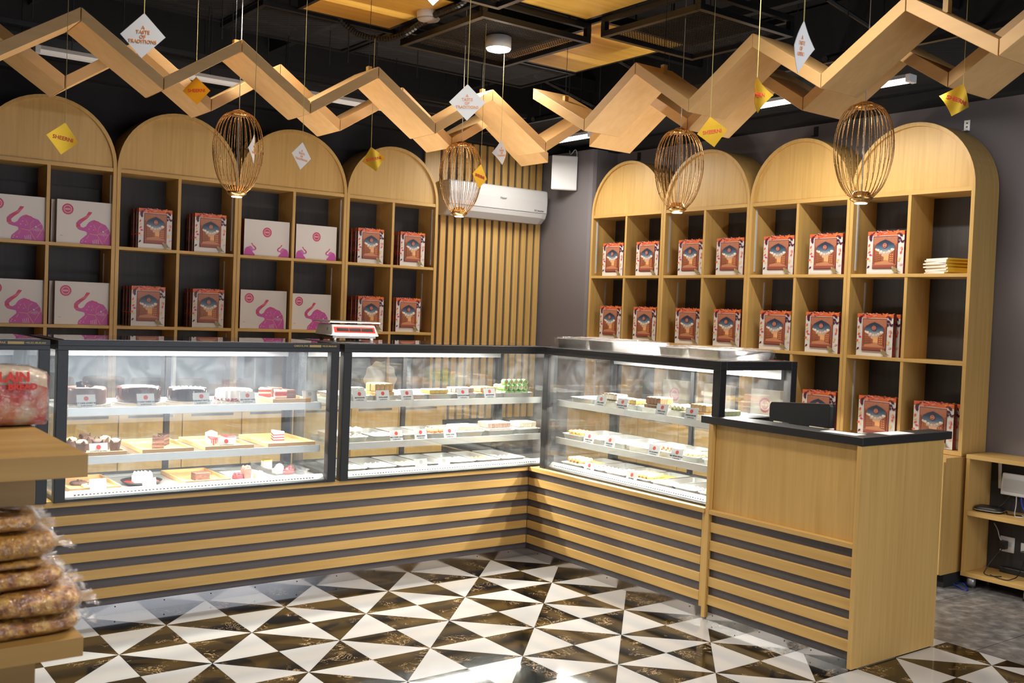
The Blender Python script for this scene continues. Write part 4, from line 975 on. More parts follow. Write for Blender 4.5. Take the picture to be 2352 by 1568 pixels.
# ------------------------------------------------------------------ foreground rack, bread, snack packs
fr = thing('display_rack', 'wooden foreground rack with thick boards at the left photo edge', 'rack', (0, 0, 0))
for z0, z1, nm in ((1.229, 1.274, 'top_board'), (.874, .912, 'lower_board')): obj(nm, MB().box(-4.7, -3.09, z0, -3.53, -2.28, z1), FW, fr, bevel=.001)
obj('apron', MB().box(-4.6, -3.0, 1.165, -3.606, -2.95, 1.229), FW, fr); obj('apron', MB().box(-4.6, -2.42, .912, -3.64, -2.38, 1.229), FW, fr)
obj('leg_panel', MB().box(-4.6, -3.0, 0, -3.598, -2.40, .874), FW, fr)
def loaf(name, label, loc, L, Dp, H):
    t = thing(name, label, 'bread', loc); rings = []
    for i in range(13):
        u = i / 12; e = 1 - .22 * max(0, (u - .8) / .2) ** 2 - .1 * max(0, (.1 - u) / .1); ring = []
        for k in range(20):
            a = 2 * pi * k / 20 + pi / 20; ca, sa = cos(a), sin(a); p = .42
            y = Dp / 2 * math.copysign(abs(ca) ** p, ca) * (1 + .10 * sa) * e; z = H / 2 * (1 + math.copysign(abs(sa) ** p, sa) * (1 - .03 * abs(ca)) * (e if sa > 0 else 1))
            j = .0035; z = max(.001, z + (rnd.uniform(-j, j) if sa > -.3 else 0)); ring.append((-L / 2 + L * u, y + rnd.uniform(-j, j), z))
        rings.append(ring)
    return t, MB().loft(rings)
BREADM = mottled('bread_bag_print', (0.55, 0.03, 0.022), (0.62, 0.46, 0.34), 13, .25, .5, .004, (0.58, .20, .13), (.50, .68))
BREADP = mottled('loaf_crust_pale', (0.58, 0.42, 0.28), (0.68, 0.56, 0.44), 9, .3, .3)
t, mb = loaf('bread_loaf', 'bagged sliced bread loaf with red print, on the rack top', (-3.66, -2.57, 1.2745), .31, .125, .138)
for q, f in enumerate(mb.f): mb.m[q] = 0 if sum(mb.v[i][2] for i in f) / len(f) < .082 else 1
obj('bag', mb, [BREADM, BREADP], t, True)
letter('lettering', 'PLAIN', .030, REDP, t, (.072, -.073, .117), (R(84), 0, 0), .0016); letter('lettering', 'BREAD', .020, REDP, t, (.098, -.0735, .095), (R(88), 0, 0), .001)
obj('film_wrinkles', loaf('tmp', 'x', (0, 0, 0), .318, .133, .1415)[1], FILM, t); bpy.data.objects.remove(bpy.data.objects['tmp'])
obj('film_gather', MB().loft([[(.155, -.045, .02), (.155, .045, .02), (.155, .045, .10), (.155, -.045, .10)], [(.166, -.03, .01), (.166, .03, .01), (.164, .03, .085), (.164, -.03, .085)]]), FILM, t)
NAM = mottled('fried_snack_mix', (0.24, 0.075, 0.008), (0.80, 0.46, 0.10), 60, .45, 1.0, .012, (0.52, 0.22, 0.025)); NAM2 = mottled('snack_noodles', (0.38, 0.15, 0.01), (0.72, 0.36, 0.035), 90, .45, 1.0, .008)
def pack(label, loc, rz, w_, d, h, mat, ty=0):
    t = thing('snack_pack', label, 'snack pack', loc, 0, None, (0, ty, rz)); rings = []
    n = 28
    def ring(f, z, j): return [(w_ / 2 * f * math.copysign(abs(cos(2 * pi * k / n)) ** .45, cos(2 * pi * k / n)) + rnd.uniform(-j, j), d / 2 * f * math.copysign(abs(sin(2 * pi * k / n)) ** .45, sin(2 * pi * k / n)) + rnd.uniform(-j, j), max(z + rnd.uniform(-j, j), 0)) for k in range(n)]
    prof = ((.55, 0), (.88, h * .08), (.97, h * .3), (.97, h * .6), (.88, h * .88), (.6, h * .98), (.2, h))
    obj('filling', MB().loft([ring(f * .97, z + .001, .0016) for f, z in prof]), mat, t, True)
    rnd_ = [ring(f * 1.02, z + (.0022 if z > 0 else 0), .0018) for f, z in prof]
    obj('film', MB().loft(rnd_), FILM, t)
    N = 16
    for s in (-1, 1):
        vs = []
        for i in range(N + 1):
            y = d * (i / N - .5) * 1.02; vs += [(s * w_ * .49, y, h * .42), (s * (w_ * .49 + .014), y, h * .42 + .006 * sin(i * 2.1)), (s * (w_ * .49 + .028), y, h * .42 - .004 + .009 * sin(i * 1.7 + 1))]
        obj('film_seal', MB().add(vs, [(i * 3 + k, i * 3 + k + 1, i * 3 + k + 4, i * 3 + k + 3) for i in range(N) for k in (0, 1)]), FILM, t)
    A = MB(); A.prism([(.018 * cos(2 * pi * k / 20), .018 * sin(2 * pi * k / 20)) for k in range(20)], 'z', h + .003, h + .0036)
    obj('round_sticker', A, REDP, t, loc=(w_ * .05, -d * .12, .0)); return t
pk = [(-3.625, -2.965, .9125, 2, .215, .20, .040, NAM, 'lowest snack pack of the stack on the lower rack board'), (-3.79, -2.985, .9125, -3, .18, .20, .042, NAM, 'snack pack at the left photo edge, beside the lowest one'),
      (-3.612, -2.975, .955, -4, .195, .21, .046, NAM, 'large front snack pack second from the bottom of the stack'), (-3.80, -2.98, .957, 4, .18, .20, .050, NAM, 'upper snack pack at the left photo edge of the rack'),
      (-3.655, -2.95, 1.004, 3, .215, .20, .036, NAM, 'snack pack third from the bottom of the rack stack'), (-3.675, -2.94, 1.043, -2, .20, .20, .018, NAM2, 'thin snack pack squeezed in the middle of the rack stack'),
      (-3.672, -2.95, 1.063, 2, .22, .20, .050, NAM2, 'orange noodle snack pack second from the top of the stack'), (-3.69, -2.94, 1.116, -3, .20, .19, .036, NAM2, 'topmost orange noodle snack pack under the rack top board')]
for x, y, z, a, w_, d, h, m, lab in pk: pack(lab, (x, y, z), R(a), w_, d, h, m)
for k, (x, z) in enumerate(((-3.675, .9125), (-3.665, .965), (-3.672, 1.018), (-3.67, 1.07))): pack(f'snack pack in the rear stack of the rack, number {["one", "two", "three", "four"][k]} from the bottom', (x, -2.68, z), R(3 * (-1) ** k), .22, .20, .048, (NAM, NAM2)[k % 2])
# ------------------------------------------------------------------ food: shared meshes
def wedge(w_, l, h, layers):
    """cake slice pointing to +y; layers = material index per band"""
    mb = MB(); n = len(layers)
    for i, m in enumerate(layers): mb.prism([(-w_ / 2, 0), (w_ / 2, 0), (w_ * .06, l), (-w_ * .06, l)], 'z', h * i / n, h * (i + 1) / n, m)
    return mb
SP_RED = mottled('red_velvet_sponge', (0.20, 0.012, 0.016), (0.42, 0.03, 0.035), 60, .8, .5); SP_CHO = mottled('chocolate_sponge', (0.05, 0.022, 0.014), (0.12, 0.055, 0.035), 60, .8, .5)
ICEW = mottled('white_icing', (0.76, 0.70, 0.66), (0.82, 0.78, 0.74), 20, .5, .3); GAN = plain('chocolate_glaze', (0.075, 0.033, 0.024), .16); DGAN = plain('dark_chocolate_glaze', (0.022, 0.012, 0.010), .15); MOCHA = plain('milk_chocolate_glaze', (0.17, 0.085, 0.065), .22)
PINKS = mottled('berry_sauce', (0.35, 0.02, 0.03), (0.55, 0.08, 0.08), 40, .2, .3); PAPERB = plain('brown_muffin_paper', (0.075, 0.042, 0.030), .7); MUFV = mottled('vanilla_crumb', (0.62, 0.40, 0.18), (0.78, 0.58, 0.32), 30, .8, .6); MUFC = mottled('cocoa_crumb', (0.06, 0.028, 0.02), (0.12, 0.065, 0.05), 40, .8, .6)
def card(label, loc, rz, txt, blank=False, w_=.088, h=.064):
    t = thing('price_card', label, 'price card', loc, rz); a = -R(16)
    obj('card', MB().box(-w_ / 2, -.0008, .002, w_ / 2, .0008, h), PAPER, t, rot=(a, 0, 0))
    hl = MB().box(-w_ / 2 - .004, -.003, .0, w_ / 2 + .004, -.001, h + .003).box(-w_ / 2 - .004, .001, .0, w_ / 2 + .004, .003, h + .003)
    obj('holder', MB().box(-w_ / 2 - .004, .001, .0, w_ / 2 + .004, .003, h + .003).box(-w_ / 2 - .004, -.006, 0, w_ / 2 + .004, .03, .0015), ACRYL, t, rot=(a, 0, 0))
    rot = (R(90) + a, 0, 0)
    def pos(z): return (0, -.0016 * cos(a) + sin(-a) * z, cos(a) * z)
    se = obj('round_seal', MB().lathe([(.0115, 0), (.0115, .0004)], 20), OFFW if blank else REDP, t, loc=pos(h * .70), rot=rot)
    if not blank:
        letter('lettering', txt[0], .0105, INK, t, pos(h * .34), rot, .0004); letter('lettering', txt[1], .0062, INK, t, pos(h * .14), rot, .0002)
    return t
def wood_tray(label, loc, rz, w_, d, h=.022):
    t = thing('wooden_tray', label, 'tray', loc, rz); b = .009
    obj('bottom', MB().box(-w_ / 2 + b, -d / 2 + b, 0, w_ / 2 - b, d / 2 - b, .006), TW, t)
    for q in ((-w_ / 2, -d / 2, w_ / 2, -d / 2 + b), (-w_ / 2, d / 2 - b, w_ / 2, d / 2), (-w_ / 2, -d / 2 + b, -w_ / 2 + b, d / 2 - b), (w_ / 2 - b, -d / 2 + b, w_ / 2, d / 2 - b)): obj('rim', MB().box(q[0], q[1], 0, q[2], q[3], h), TW, t, bevel=.0015)
    return t
S1, S2, S3 = 1.0302, .7902, .6052
# --- cake case, top shelf
def cake(label, x, y, r, h, side, top, plate, deco):
    t = thing('cake', label, 'cake', (x, y, S1)); z0 = .012
    if plate == 'white': obj('plate', MB().lathe([(r * .75, 0), (r * 1.12, .004), (r * 1.24, .010), (r * 1.24, .012), (r * 1.0, .0085)], 40), WHITE, t, True); z0 = .0095
    else: obj('board', MB().prism([(r * (1.16 + .05 * (k % 2)) * cos(2 * pi * k / 48), r * (1.16 + .05 * (k % 2)) * sin(2 * pi * k / 48)) for k in range(48)], 'z', 0, .005), CREAM, t); z0 = .005
    obj('sponge', MB().lathe([(r * .98, z0), (r, z0 + .006), (r, z0 + h - .012), (r * .985, z0 + h - .004), (r * .94, z0 + h)], 48), side, t, True)
    obj('top_glaze', MB().lathe([(r * .955, z0 + h - .002), (r * .94, z0 + h + .0008)], 48), top, t, True)
    deco(t, r, z0, h); return t
def d1(t, r, z0, h):
    for k in range(6): a = k * 1.05; obj('chocolate_shard', MB().box(-.014, -.002, 0, .014, .002, .028), DGAN, t, loc=(.03 * cos(a), .03 * sin(a), z0 + h - .001), rot=(R(-14 + 9 * k), R(10 * k - 25), a))
def d2(t, r, z0, h):
    P = [(r * .9 * k / 150 * cos(k * .21), r * .9 * k / 150 * sin(k * .21), z0 + h + .0012) for k in range(4, 150)]
    obj('swirl', MB().tube(P, .0014, 4), ICEW, t)
    for k in range(40): a = 2 * pi * k / 40; L = rnd.uniform(.015, .05); obj('drip', MB().tube([(r * 1.004 * cos(a), r * 1.004 * sin(a), z0 + h - .006), (r * 1.008 * cos(a), r * 1.008 * sin(a), z0 + h - L)], .0034, 5), MOCHA, t) if k % 2 else None
def d3(t, r, z0, h):
    mb = MB()
    for i in range(9):
        x = -r * .8 + i * r * .2; Lm = math.sqrt(max(0, (r * .92) ** 2 - x * x))
        mb.tube([(x + .007 * sin(j * 1.1), -Lm + 2 * Lm * j / 14, z0 + h + .0012) for j in range(15)], .0012, 4)
    obj('feathered_icing', mb, ICEW, t)
    for k in range(16): a = 2 * pi * k / 16; obj('drip', MB().tube([(r * 1.004 * cos(a), r * 1.004 * sin(a), z0 + h - .01), (r * 1.006 * cos(a), r * 1.006 * sin(a), z0 + .01)], .0022, 5), ICEW if k % 4 == 0 else DGAN, t)
def d4(t, r, z0, h):
    n = 44; mb = MB(); vs = []; fs = []
    for j, z in enumerate((.0, .25, .6, 1.0)):
        for k in range(n): a = 2 * pi * k / n; rr = r * (1.03 + (.03 if k % 2 else -.02) - .02 * z); vs.append((rr * cos(a), rr * sin(a), z0 + .004 + (h - .008) * z))
    for j in range(3):
        for k in range(n): fs.append((j * n + k, j * n + (k + 1) % n, (j + 1) * n + (k + 1) % n, (j + 1) * n + k))
    obj('combed_cream', mb.add(vs, fs), ICEW, t)
    cr = MB()
    for k in range(90): a = rnd.uniform(0, 6.28); x, y, z = r * 1.05 * cos(a), r * 1.05 * sin(a), z0 + rnd.uniform(0, .014); s = rnd.uniform(.002, .004); cr.box(x - s, y - s, z, x + s, y + s, z + s * 2)
    for k in range(50): a = 2 * pi * k / 50; x, y = r * .62 * cos(a) + rnd.uniform(-.004, .004), r * .62 * sin(a) + rnd.uniform(-.004, .004); cr.box(x - .002, y - .002, z0 + h, x + .002, y + .002, z0 + h + .003)
    tag(obj('red_crumbs', cr, SP_RED, t), kind='stuff')
cake('brown glazed chocolate cake with shards, leftmost cake on the top shelf', -2.690, .25, .100, .082, MOCHA, MOCHA, 'paper', d1)
cake('dripped chocolate cake with spiral top on a white plate, second cake', -2.425, .25, .110, .078, GAN, GAN, 'white', d2)
cake('black glazed cake with feathered white icing, third cake on top shelf', -2.165, .26, .104, .066, DGAN, DGAN, 'white', d3)
cake('white combed-cream cake with red crumbs, rightmost whole cake', -1.905, .25, .096, .062, ICEW, ICEW, 'paper', d4)
for x, txt, lab in ((-2.725, ('MALT CAKE (DAIRY MILK)', 'Rs. 2800/- (Per Piece)'), 'price card before the leftmost chocolate cake, top shelf'), (-2.435, ('MALT CAKE THREE LAYERS', 'Rs. 2800/- (Per Piece)'), 'price card before the spiral-topped cake, top shelf'),
                    (-2.145, ('FUDGE MALT NUT CAKE', 'Rs. 2800/- (Per Piece)'), 'price card before the feathered black cake, top shelf'), (-1.890, ('RED VELVET CAKE', 'Rs. 2800/- (Per Piece)'), 'price card before the white combed-cream cake, top shelf')):
    card(lab, (x, .085, S1), R(3), txt)
card('blank-looking price card at the right end of the cake case top shelf', (-1.515, .10, S1), R(-4), ('', ''), True, .085)
wood_tray('wooden tray of four cake slices, right end of cake case top shelf', (-1.635, .27, S1), 0, .23, .38)
RVS = wedge(.062, .085, .055, [0, 1, 0, 1]); RV_ME = RVS.mesh('slice', [SP_RED, ICEW])
def slice_(label, x, y, z, rz, w_, l, h, layers, mats, top, drips=False):
    t = thing('cake_slice', label, 'cake slice', (x, y, z), R(rz))
    obj('layers', wedge(w_, l, h, layers), mats, t, bevel=.001)
    obj('icing', MB().prism([(-w_ / 2 - .001, -.001), (w_ / 2 + .001, -.001), (w_ * .08, l), (-w_ * .08, l)], 'z', h, h + .009), top, t, bevel=.003)
    if drips:
        for k in range(5): obj('sauce_drip', MB().tube([(-w_ * .4 + k * w_ * .2, -.002, h + .005), (-w_ * .4 + k * w_ * .2, -.003, h * rnd.uniform(.15, .7))], .0035, 6), PINKS, t)
    return t
zt = S1 + .0062
slice_('red velvet slice at the front left of the top shelf tray', -1.655, .185, zt, 0, .072, .09, .044, [0, 1, 0, 0], [SP_RED, ICEW], ICEW)
slice_('red velvet slice at the back left of the top shelf tray', -1.690, .33, zt, -10, .072, .09, .044, [0, 0, 1, 0], [SP_RED, ICEW], ICEW)
slice_('chocolate slice at the front right of the top shelf tray', -1.575, .23, zt, 8, .070, .09, .042, [0, 0, 1, 0], [SP_CHO, MOCHA], MOCHA)
slice_('chocolate slice at the back right of the top shelf tray', -1.600, .36, zt, 14, .070, .09, .044, [0, 1, 0, 0], [SP_CHO, MOCHA], MOCHA)
# --- cake case, middle shelf
for x0, x1, lab in ((-2.80, -2.535, 'wooden tray of muffins, leftmost on the middle shelf'), (-2.46, -2.195, 'wooden tray of two chocolate slices on the middle shelf'), (-2.135, -1.865, 'wooden tray of three cheesecake pieces on the middle shelf'), (-1.785, -1.50, 'wooden tray of one red velvet slice, rightmost on the middle shelf')):
    wood_tray(lab, ((x0 + x1) / 2, .255, S2), 0, x1 - x0, .42)
zm = S2 + .0062
def muffin(label, x, y, rz, mat):
    t = thing('muffin', label, 'muffin', (x, y, zm), R(rz)); n = 16; rings = []
    for r, z in ((.021, 0), (.0265, .035), (.029, .046)): rings.append([(r * cos(2 * pi * k / n), r * sin(2 * pi * k / n), z) for k in range(n)])
    rings.append([((.030 + (.008 if k % 4 == 0 else 0)) * cos(2 * pi * k / n), (.030 + (.008 if k % 4 == 0 else 0)) * sin(2 * pi * k / n), .054 + (.018 if k % 4 == 0 else .002)) for k in range(n)])
    obj('paper_cup', MB().loft(rings, 0, True, False), PAPERB, t)
    obj('crumb_top', MB().lathe([(.027, .044), (.030, .053), (.024, .064), (.012, .070), (.003, .071)], 16), mat, t, True); return t
mf = [(-2.735, .12, MUFV, 'nut-topped muffin, front left in the muffin tray'), (-2.655, .125, MUFC, 'cocoa muffin, front middle in the muffin tray'), (-2.575, .12, MUFV, 'vanilla muffin, front right in the muffin tray'),
      (-2.755, .235, MUFV, 'nut-topped muffin, back left in the muffin tray'), (-2.675, .24, MUFC, 'cocoa muffin, back middle in the muffin tray'), (-2.592, .235, MUFV, 'vanilla muffin, back right in the muffin tray'), (-2.66, .36, MUFC, 'cocoa muffin at the rear of the muffin tray')]
for k, (x, y, m, lab) in enumerate(mf): muffin(lab, x, y, 20 * k, m)
slice_('dark chocolate layer slice at the front of the two-slice tray', -2.345, .16, zm, -4, .062, .10, .048, [0, 1, 0, 1, 0], [SP_CHO, MOCHA], GAN)
slice_('chocolate layer slice lying behind in the two-slice tray', -2.265, .32, zm, 160, .062, .10, .05, [0, 1, 0, 1, 0], [SP_CHO, MOCHA], GAN)
slice_('cheesecake slice with red sauce drips, front left of its tray', -2.04, .15, zm, 4, .060, .095, .036, [0, 0], [ICEW, ICEW], PINKS, True)
slice_('plain white cheesecake slice at the back of its tray', -2.005, .31, zm, -20, .066, .10, .046, [0, 0], [ICEW, ICEW], ICEW)
slice_('cheesecake slice with dark berry top, right of its tray', -1.93, .20, zm, 20, .058, .09, .036, [0, 0], [ICEW, MOCHA], PINKS)
slice_('red velvet slice alone in the rightmost middle shelf tray', -1.635, .24, zm, 0, .066, .10, .044, [0, 1, 0, 1, 0, 1], [SP_RED, ICEW], ICEW)
card('vanilla muffin price card before the muffin tray', (-2.668, .055, S2), R(2), ('VANILLA MUFFIN', 'Rs. 200/-'))
card('cheesecake price card before the cheesecake tray', (-2.015, .050, S2), R(2), ('NY CHEESECAKE', 'Rs. 3500/- (Per Slice)'))
# --- cake case, deck
wood_tray('wooden tray of cookies, leftmost on the case floor', (-2.665, .30, S3), 0, .25, .38)
wood_tray('wooden tray of one brownie on the case floor', (-2.095, .29, S3), 0, .25, .40)
zd = S3 + .0062
for x, y, r, m, lab in ((-2.70, .30, .044, MUFC, 'dark chocolate cookie at the back of the floor tray'), (-2.675, .20, .038, MUFV, 'pale chip cookie at the front of the floor tray')):
    c = thing('cookie', lab, 'cookie', (x, y, zd)); obj('biscuit', MB().lathe([(r * .8, 0), (r, .007), (r * .9, .015), (r * .4, .019)], 24), m, c, True); obj('chips', MB().box(-.012, -.02, .015, -.004, -.012, .021).box(.01, .0, .016, .018, .008, .021).box(-.004, .012, .016, .004, .02, .022), DGAN, c)
pl = thing('plate', 'round red plate with a black rim on the cake case floor', 'plate', (-2.405, .225, S3)); obj('dish', MB().lathe([(.06, 0), (.095, .012), (.105, .022), (.103, .023), (.092, .015), (.058, .004)], 40), DARKP, pl, True); obj('red_inside', MB().lathe([(.058, .0045), (.088, .0145)], 40), REDP, pl, True)
cc = thing('cream_cake', 'small white cream cake piece on the red plate', 'cake', (-2.405, .20, S3 + .0052)); obj('block', MB().box(-.045, -.02, 0, .045, .05, .045), ICEW, cc, bevel=.004)
for k in range(14): obj('cream_peak', MB().lathe([(.009, 0), (.008, .008), (.003, .018), (.001, .022)], 8, 0, (-.036 + .018 * (k % 5), -.01 + .02 * (k // 5))), ICEW, cc, True, loc=(0, 0, .044))
br = thing('brownie', 'glazed brown brownie block alone in its wooden tray', 'cake', (-2.10, .16, zd)); obj('block', MB().box(-.04, 0, 0, .04, .075, .036), SP_CHO, br, bevel=.003); obj('glaze', MB().box(-.041, -.001, .036, .041, .076, .041), MOCHA, br, bevel=.002)
tag(obj('white_sheet', MB().box(-.19, -.17, 0, .19, .17, .002), PAPER, loc=(-1.72, .26, S3)), 'white liner sheet on the floor of the cake case', 'paper')
for x, y, h, m, lab in ((-1.905, .16, .022, SP_RED, 'low crumbly red cake piece left of the tall one'), (-1.855, .165, .058, MOCHA, 'tall pink-brown cake piece on the white liner sheet'), (-1.785, .155, .024, MUFV, 'pale crumbly cake piece right of the tall one')):
    q = thing('cake_piece', lab, 'cake', (x, y, S3 + .0022), R(10)); obj('block', MB().box(-.022, -.02, 0, .022, .025, h), m, q, bevel=.004)
    for k in range(4): obj('frill', MB().lathe([(.010, 0), (.009, .008), (.003, .015)], 8, 0, (-.012 + .024 * (k % 2), -.008 + .02 * (k // 2))), m, q, loc=(0, 0, h - .001))
pt = thing('plastic_tray', 'clear plastic tray of pastries at the right of the cake case floor', 'tray', (-1.60, .31, S3 + .0022)); obj('shell', tray_mesh(.21, .42, .035), ACRYL, pt, True)
for k, (x, y, m, h, lab) in enumerate(((-1.635, .40, MUFV, .05, 'yellow-topped pastry at the back of the plastic tray'), (-1.645, .22, ICEW, .03, 'cream pastry at the front left of the plastic tray'), (-1.59, .20, PINKS, .026, 'berry pastry at the front middle of the plastic tray'), (-1.55, .25, MUFC, .028, 'cocoa pastry at the right of the plastic tray'), (-1.60, .30, ICEW, .03, 'cream pastry in the middle of the plastic tray'))):
    q = thing('pastry', lab, 'pastry', (x, y, S3 + .0062), R(15 * k)); obj('base', MB().box(-.026, -.024, 0, .026, .024, h), ICEW if k == 0 else m, q, bevel=.005); obj('topping', MB().lathe([(.02, h), (.017, h + .008), (.006, h + .014)], 10) if k else MB().box(-.026, -.024, h, .026, .024, h + .005), plain('custard', (.75, .55, .05), .3) if k == 0 else m, q)
card('pale faded price card before the cookie tray', (-2.655, .095, S3), R(4), ('', ''), True, .08); card('pale faded price card before the red plate', (-2.40, .105, S3), R(2), ('', ''), True, .07, .05)
# ------------------------------------------------------------------ sweets in steel trays
def mt(n, a, b, s=40, r=.6): return mottled(n, a, b, s, r, .3, .002)
CRM = mt('cream_sweet', (.74, .62, .42), (.82, .74, .58)); WHT = mt('white_milk_sweet', (.78, .74, .66), (.84, .81, .76)); TAN = mt('tan_milk_sweet', (.48, .27, .11), (.66, .43, .20)); YEL2 = mt('yellow_gram_sweet', (.62, .38, .07), (.74, .52, .16)); BRN = mt('brown_caramel_sweet', (.28, .11, .045), (.46, .20, .085)); GRN = mt('green_pistachio', (.20, .42, .10), (.38, .62, .22)); PALEG = mt('pale_pistachio', (.50, .54, .25), (.66, .66, .42)); ORG = mt('orange_laddu', (.70, .34, .04), (.82, .52, .10)); RBR = mt('reddish_sweet', (.40, .11, .05), (.56, .22, .10)); PNK = mt('pinkish_brown_sweet', (.40, .22, .16), (.58, .38, .28))
def bevbox(w_, d, h, m1, m2, c=.004):
    mb = MB(); mb.loft([[(-w_ / 2 + c, -d / 2 + c, 0), (w_ / 2 - c, -d / 2 + c, 0), (w_ / 2 - c, d / 2 - c, 0), (-w_ / 2 + c, d / 2 - c, 0)], [(-w_ / 2, -d / 2, c), (w_ / 2, -d / 2, c), (w_ / 2, d / 2, c), (-w_ / 2, d / 2, c)], [(-w_ / 2, -d / 2, h - c), (w_ / 2, -d / 2, h - c), (w_ / 2, d / 2, h - c), (-w_ / 2, d / 2, h - c)], [(-w_ / 2 + c, -d / 2 + c, h), (w_ / 2 - c, -d / 2 + c, h), (w_ / 2 - c, d / 2 - c, h), (-w_ / 2 + c, d / 2 - c, h)]])
    mb.m = [0] * 12 + [0, 1]; mb.m = [0] * 8 + [1] * 4 + [0, 1]; return mb.mesh('sweet', [m1, m2])
def ball(r, m): return MB().lathe([(.2 * r, 0), (.8 * r, .35 * r), (r, r), (.8 * r, 1.6 * r), (.3 * r, 1.95 * r)], 10).mesh('sweet', [m], True)
def roll(r, l, m1, m2):
    n = 10; mb = MB().loft([[(r * q * cos(2 * pi * k / n), y, r + r * q * sin(2 * pi * k / n)) for k in range(n)] for y, q in ((-l / 2, .82), (-l / 2 + .004, 1), (l / 2 - .004, 1), (l / 2, .82))])
    mb.loft([[(r * .5 * cos(2 * pi * k / n), y, r + r * .5 * sin(2 * pi * k / n)) for k in range(n)] for y in (-l / 2 - .0008, -l / 2 + .002)], 1); return mb.mesh('sweet', [m1, m2])
def cup(r, m1, m2):
    mb = MB().lathe([(.6 * r, 0), (r, .8 * r), (.9 * r, 1.1 * r), (.4 * r, 1.25 * r)], 10); mb.lathe([(.36 * r, 1.25 * r), (.2 * r, 1.45 * r)], 8, 1); return mb.mesh('sweet', [m1, m2])
def cone(r, h, m): return MB().lathe([(r * .8, 0), (r, .25 * h), (r * .6, .65 * h), (.1 * r, h)], 9).mesh('sweet', [m], True)
SQ = lambda m, t=WHT, s=.036, h=.036: (bevbox(s, s, h, m, t), s, s, h)
BARW = lambda m, t, w_=.030, d=.055, h=.046: (bevbox(w_, d, h, m, t), w_, d, h)
BL = lambda m, r=.020: (ball(r, m), 2 * r, 2 * r, 2 * r * .9)
trays = {}
ORDX = ['first', 'second', 'third', 'fourth', 'fifth', 'sixth', 'seventh', 'eighth', 'ninth', 'tenth']
ORD = ['first', 'second', 'third', 'fourth', 'fifth', 'sixth', 'seventh']
def sweets(case, shelf, k, pos, w_, rz, kind, name, desc, rows, layers=1, d=.38, y0=0, fill=1.0, z=None):
    """pos: world centre of the tray (x, y); tray local x runs left to right, local -y toward the glass"""
    label = f'steel tray with {desc}, {ORD[k]} from left, {shelf} shelf, {case} sweets case'
    if (w_, d) not in trays:
        t = thing('steel_tray', label, 'tray', (pos[0], pos[1], z), rz); obj('pan', tray_mesh(w_, d, .030), STEEL, t, True); trays[(w_, d)] = t
    else: dup(trays[(w_, d)], (pos[0], pos[1], z), rz, label)
    trays[(w_, d)]['group'] = 'steel sweet trays'
    me, pw, pd, ph = kind; m = Matrix.Rotation(rz, 3, 'Z')
    cols = max(1, int((w_ - .036) / (pw + .001))); n = 0
    rows = min(rows, int((d - .04) / (pd + .001)))
    for L in range(layers):
        rr = rows if L == 0 else max(1, rows - (2 if layers > 1 and rows > 3 else 0) * L)
        for j in range(rr):
            for i in range(cols):
                if rnd.random() > fill: continue
                lx = (i - (cols - 1) / 2) * (pw + .001) + rnd.uniform(-.0012, .0012); ly = -d / 2 + .022 + pd / 2 + (j + (.25 if L else 0)) * (pd + .001) + y0 + rnd.uniform(-.001, .001)
                if ly > d / 2 - .02 - pd / 2: continue
                p = m @ Vector((lx, ly, 0)); o = link(name, me, None, (pos[0] + p.x, pos[1] + p.y, z + .0034 + L * (ph + .0004)), (0, 0, rz + R(rnd.uniform(-5, 5))))
                tag(o, f'{name.replace("_", " ")}{["", ", upper layer", ", top layer"][L]}, {ORDX[j]} row, {ORDX[i]} from left, {ORD[k]} tray, {shelf} shelf, {case} case', 'sweet', f'{desc} in tray {k + 1}, {shelf} shelf, {case} sweets case'); n += 1
y = .27
B = lambda k, sh, z, x, w_, kind, nm, ds, rows, **q: sweets('back', sh, k, (x, y - .01), w_, 0, kind, nm, ds, rows, z=z, **q)
B(0, 'top', S1, -1.225, .17, SQ(WHT), 'milk_square', 'flat white squares', 4, layers=2)
B(1, 'top', S1, -1.035, .18, BARW(TAN, YEL2), 'gram_bar', 'stacked tan bars', 4, layers=2)
B(2, 'top', S1, -.845, .17, SQ(WHT, CRM, .034, .018), 'milk_square', 'thin cream squares', 4)
B(3, 'top', S1, -.650, .20, SQ(YEL2, CRM, .034, .026), 'gram_square', 'yellow cream-topped squares', 5, layers=2)
B(4, 'top', S1, -.455, .18, BARW(PNK, ICEW, .034, .05, .030), 'fudge_bar', 'pink-brown layered blocks', 4, layers=2)
B(5, 'top', S1, -.270, .17, BARW(TAN, ORG, .024, .06, .03), 'milk_bar', 'orange-tan bars', 4, layers=2)
B(6, 'top', S1, -.050, .25, (roll(.019, .040, GRN, BRN), .039, .041, .036), 'pistachio_roll', 'green pistachio rolls', 5, layers=3)
B(0, 'middle', S2, -1.225, .17, BL(WHT), 'milk_ball', 'white milk balls', 4, layers=2)
B(1, 'middle', S2, -1.02, .18, BL(WHT, .018), 'milk_ball', 'front milk balls', 3, layers=1)
B(2, 'middle', S2, -.825, .17, BL(ORG, .014), 'laddu', 'few orange balls', 1, fill=.8)
B(3, 'middle', S2, -.640, .18, (cone(.016, .03, RBR), .030, .030, .026), 'nut_sweet', 'reddish nut sweets', 5, layers=2)
B(4, 'middle', S2, -.420, .23, SQ(CRM, WHT, .032, .030), 'milk_cube', 'cream cubes', 6, layers=2)
B(5, 'middle', S2, -.175, .23, BARW(PNK, WHT, .034, .040, .036), 'milk_cake_bar', 'brown-sided white-topped squares', 5, layers=2)
B(6, 'middle', S2, .055, .20, SQ(CRM, WHT, .034, .034), 'milk_cube', 'pale cream cubes', 5, layers=2)
B(0, 'bottom', S3, -1.225, .17, BL(CRM), 'milk_ball', 'cream balls', 2)
B(1, 'bottom', S3, -1.035, .19, (cone(.018, .034, CRM), .033, .033, .028), 'peaked_sweet', 'peaked cream sweets', 4)
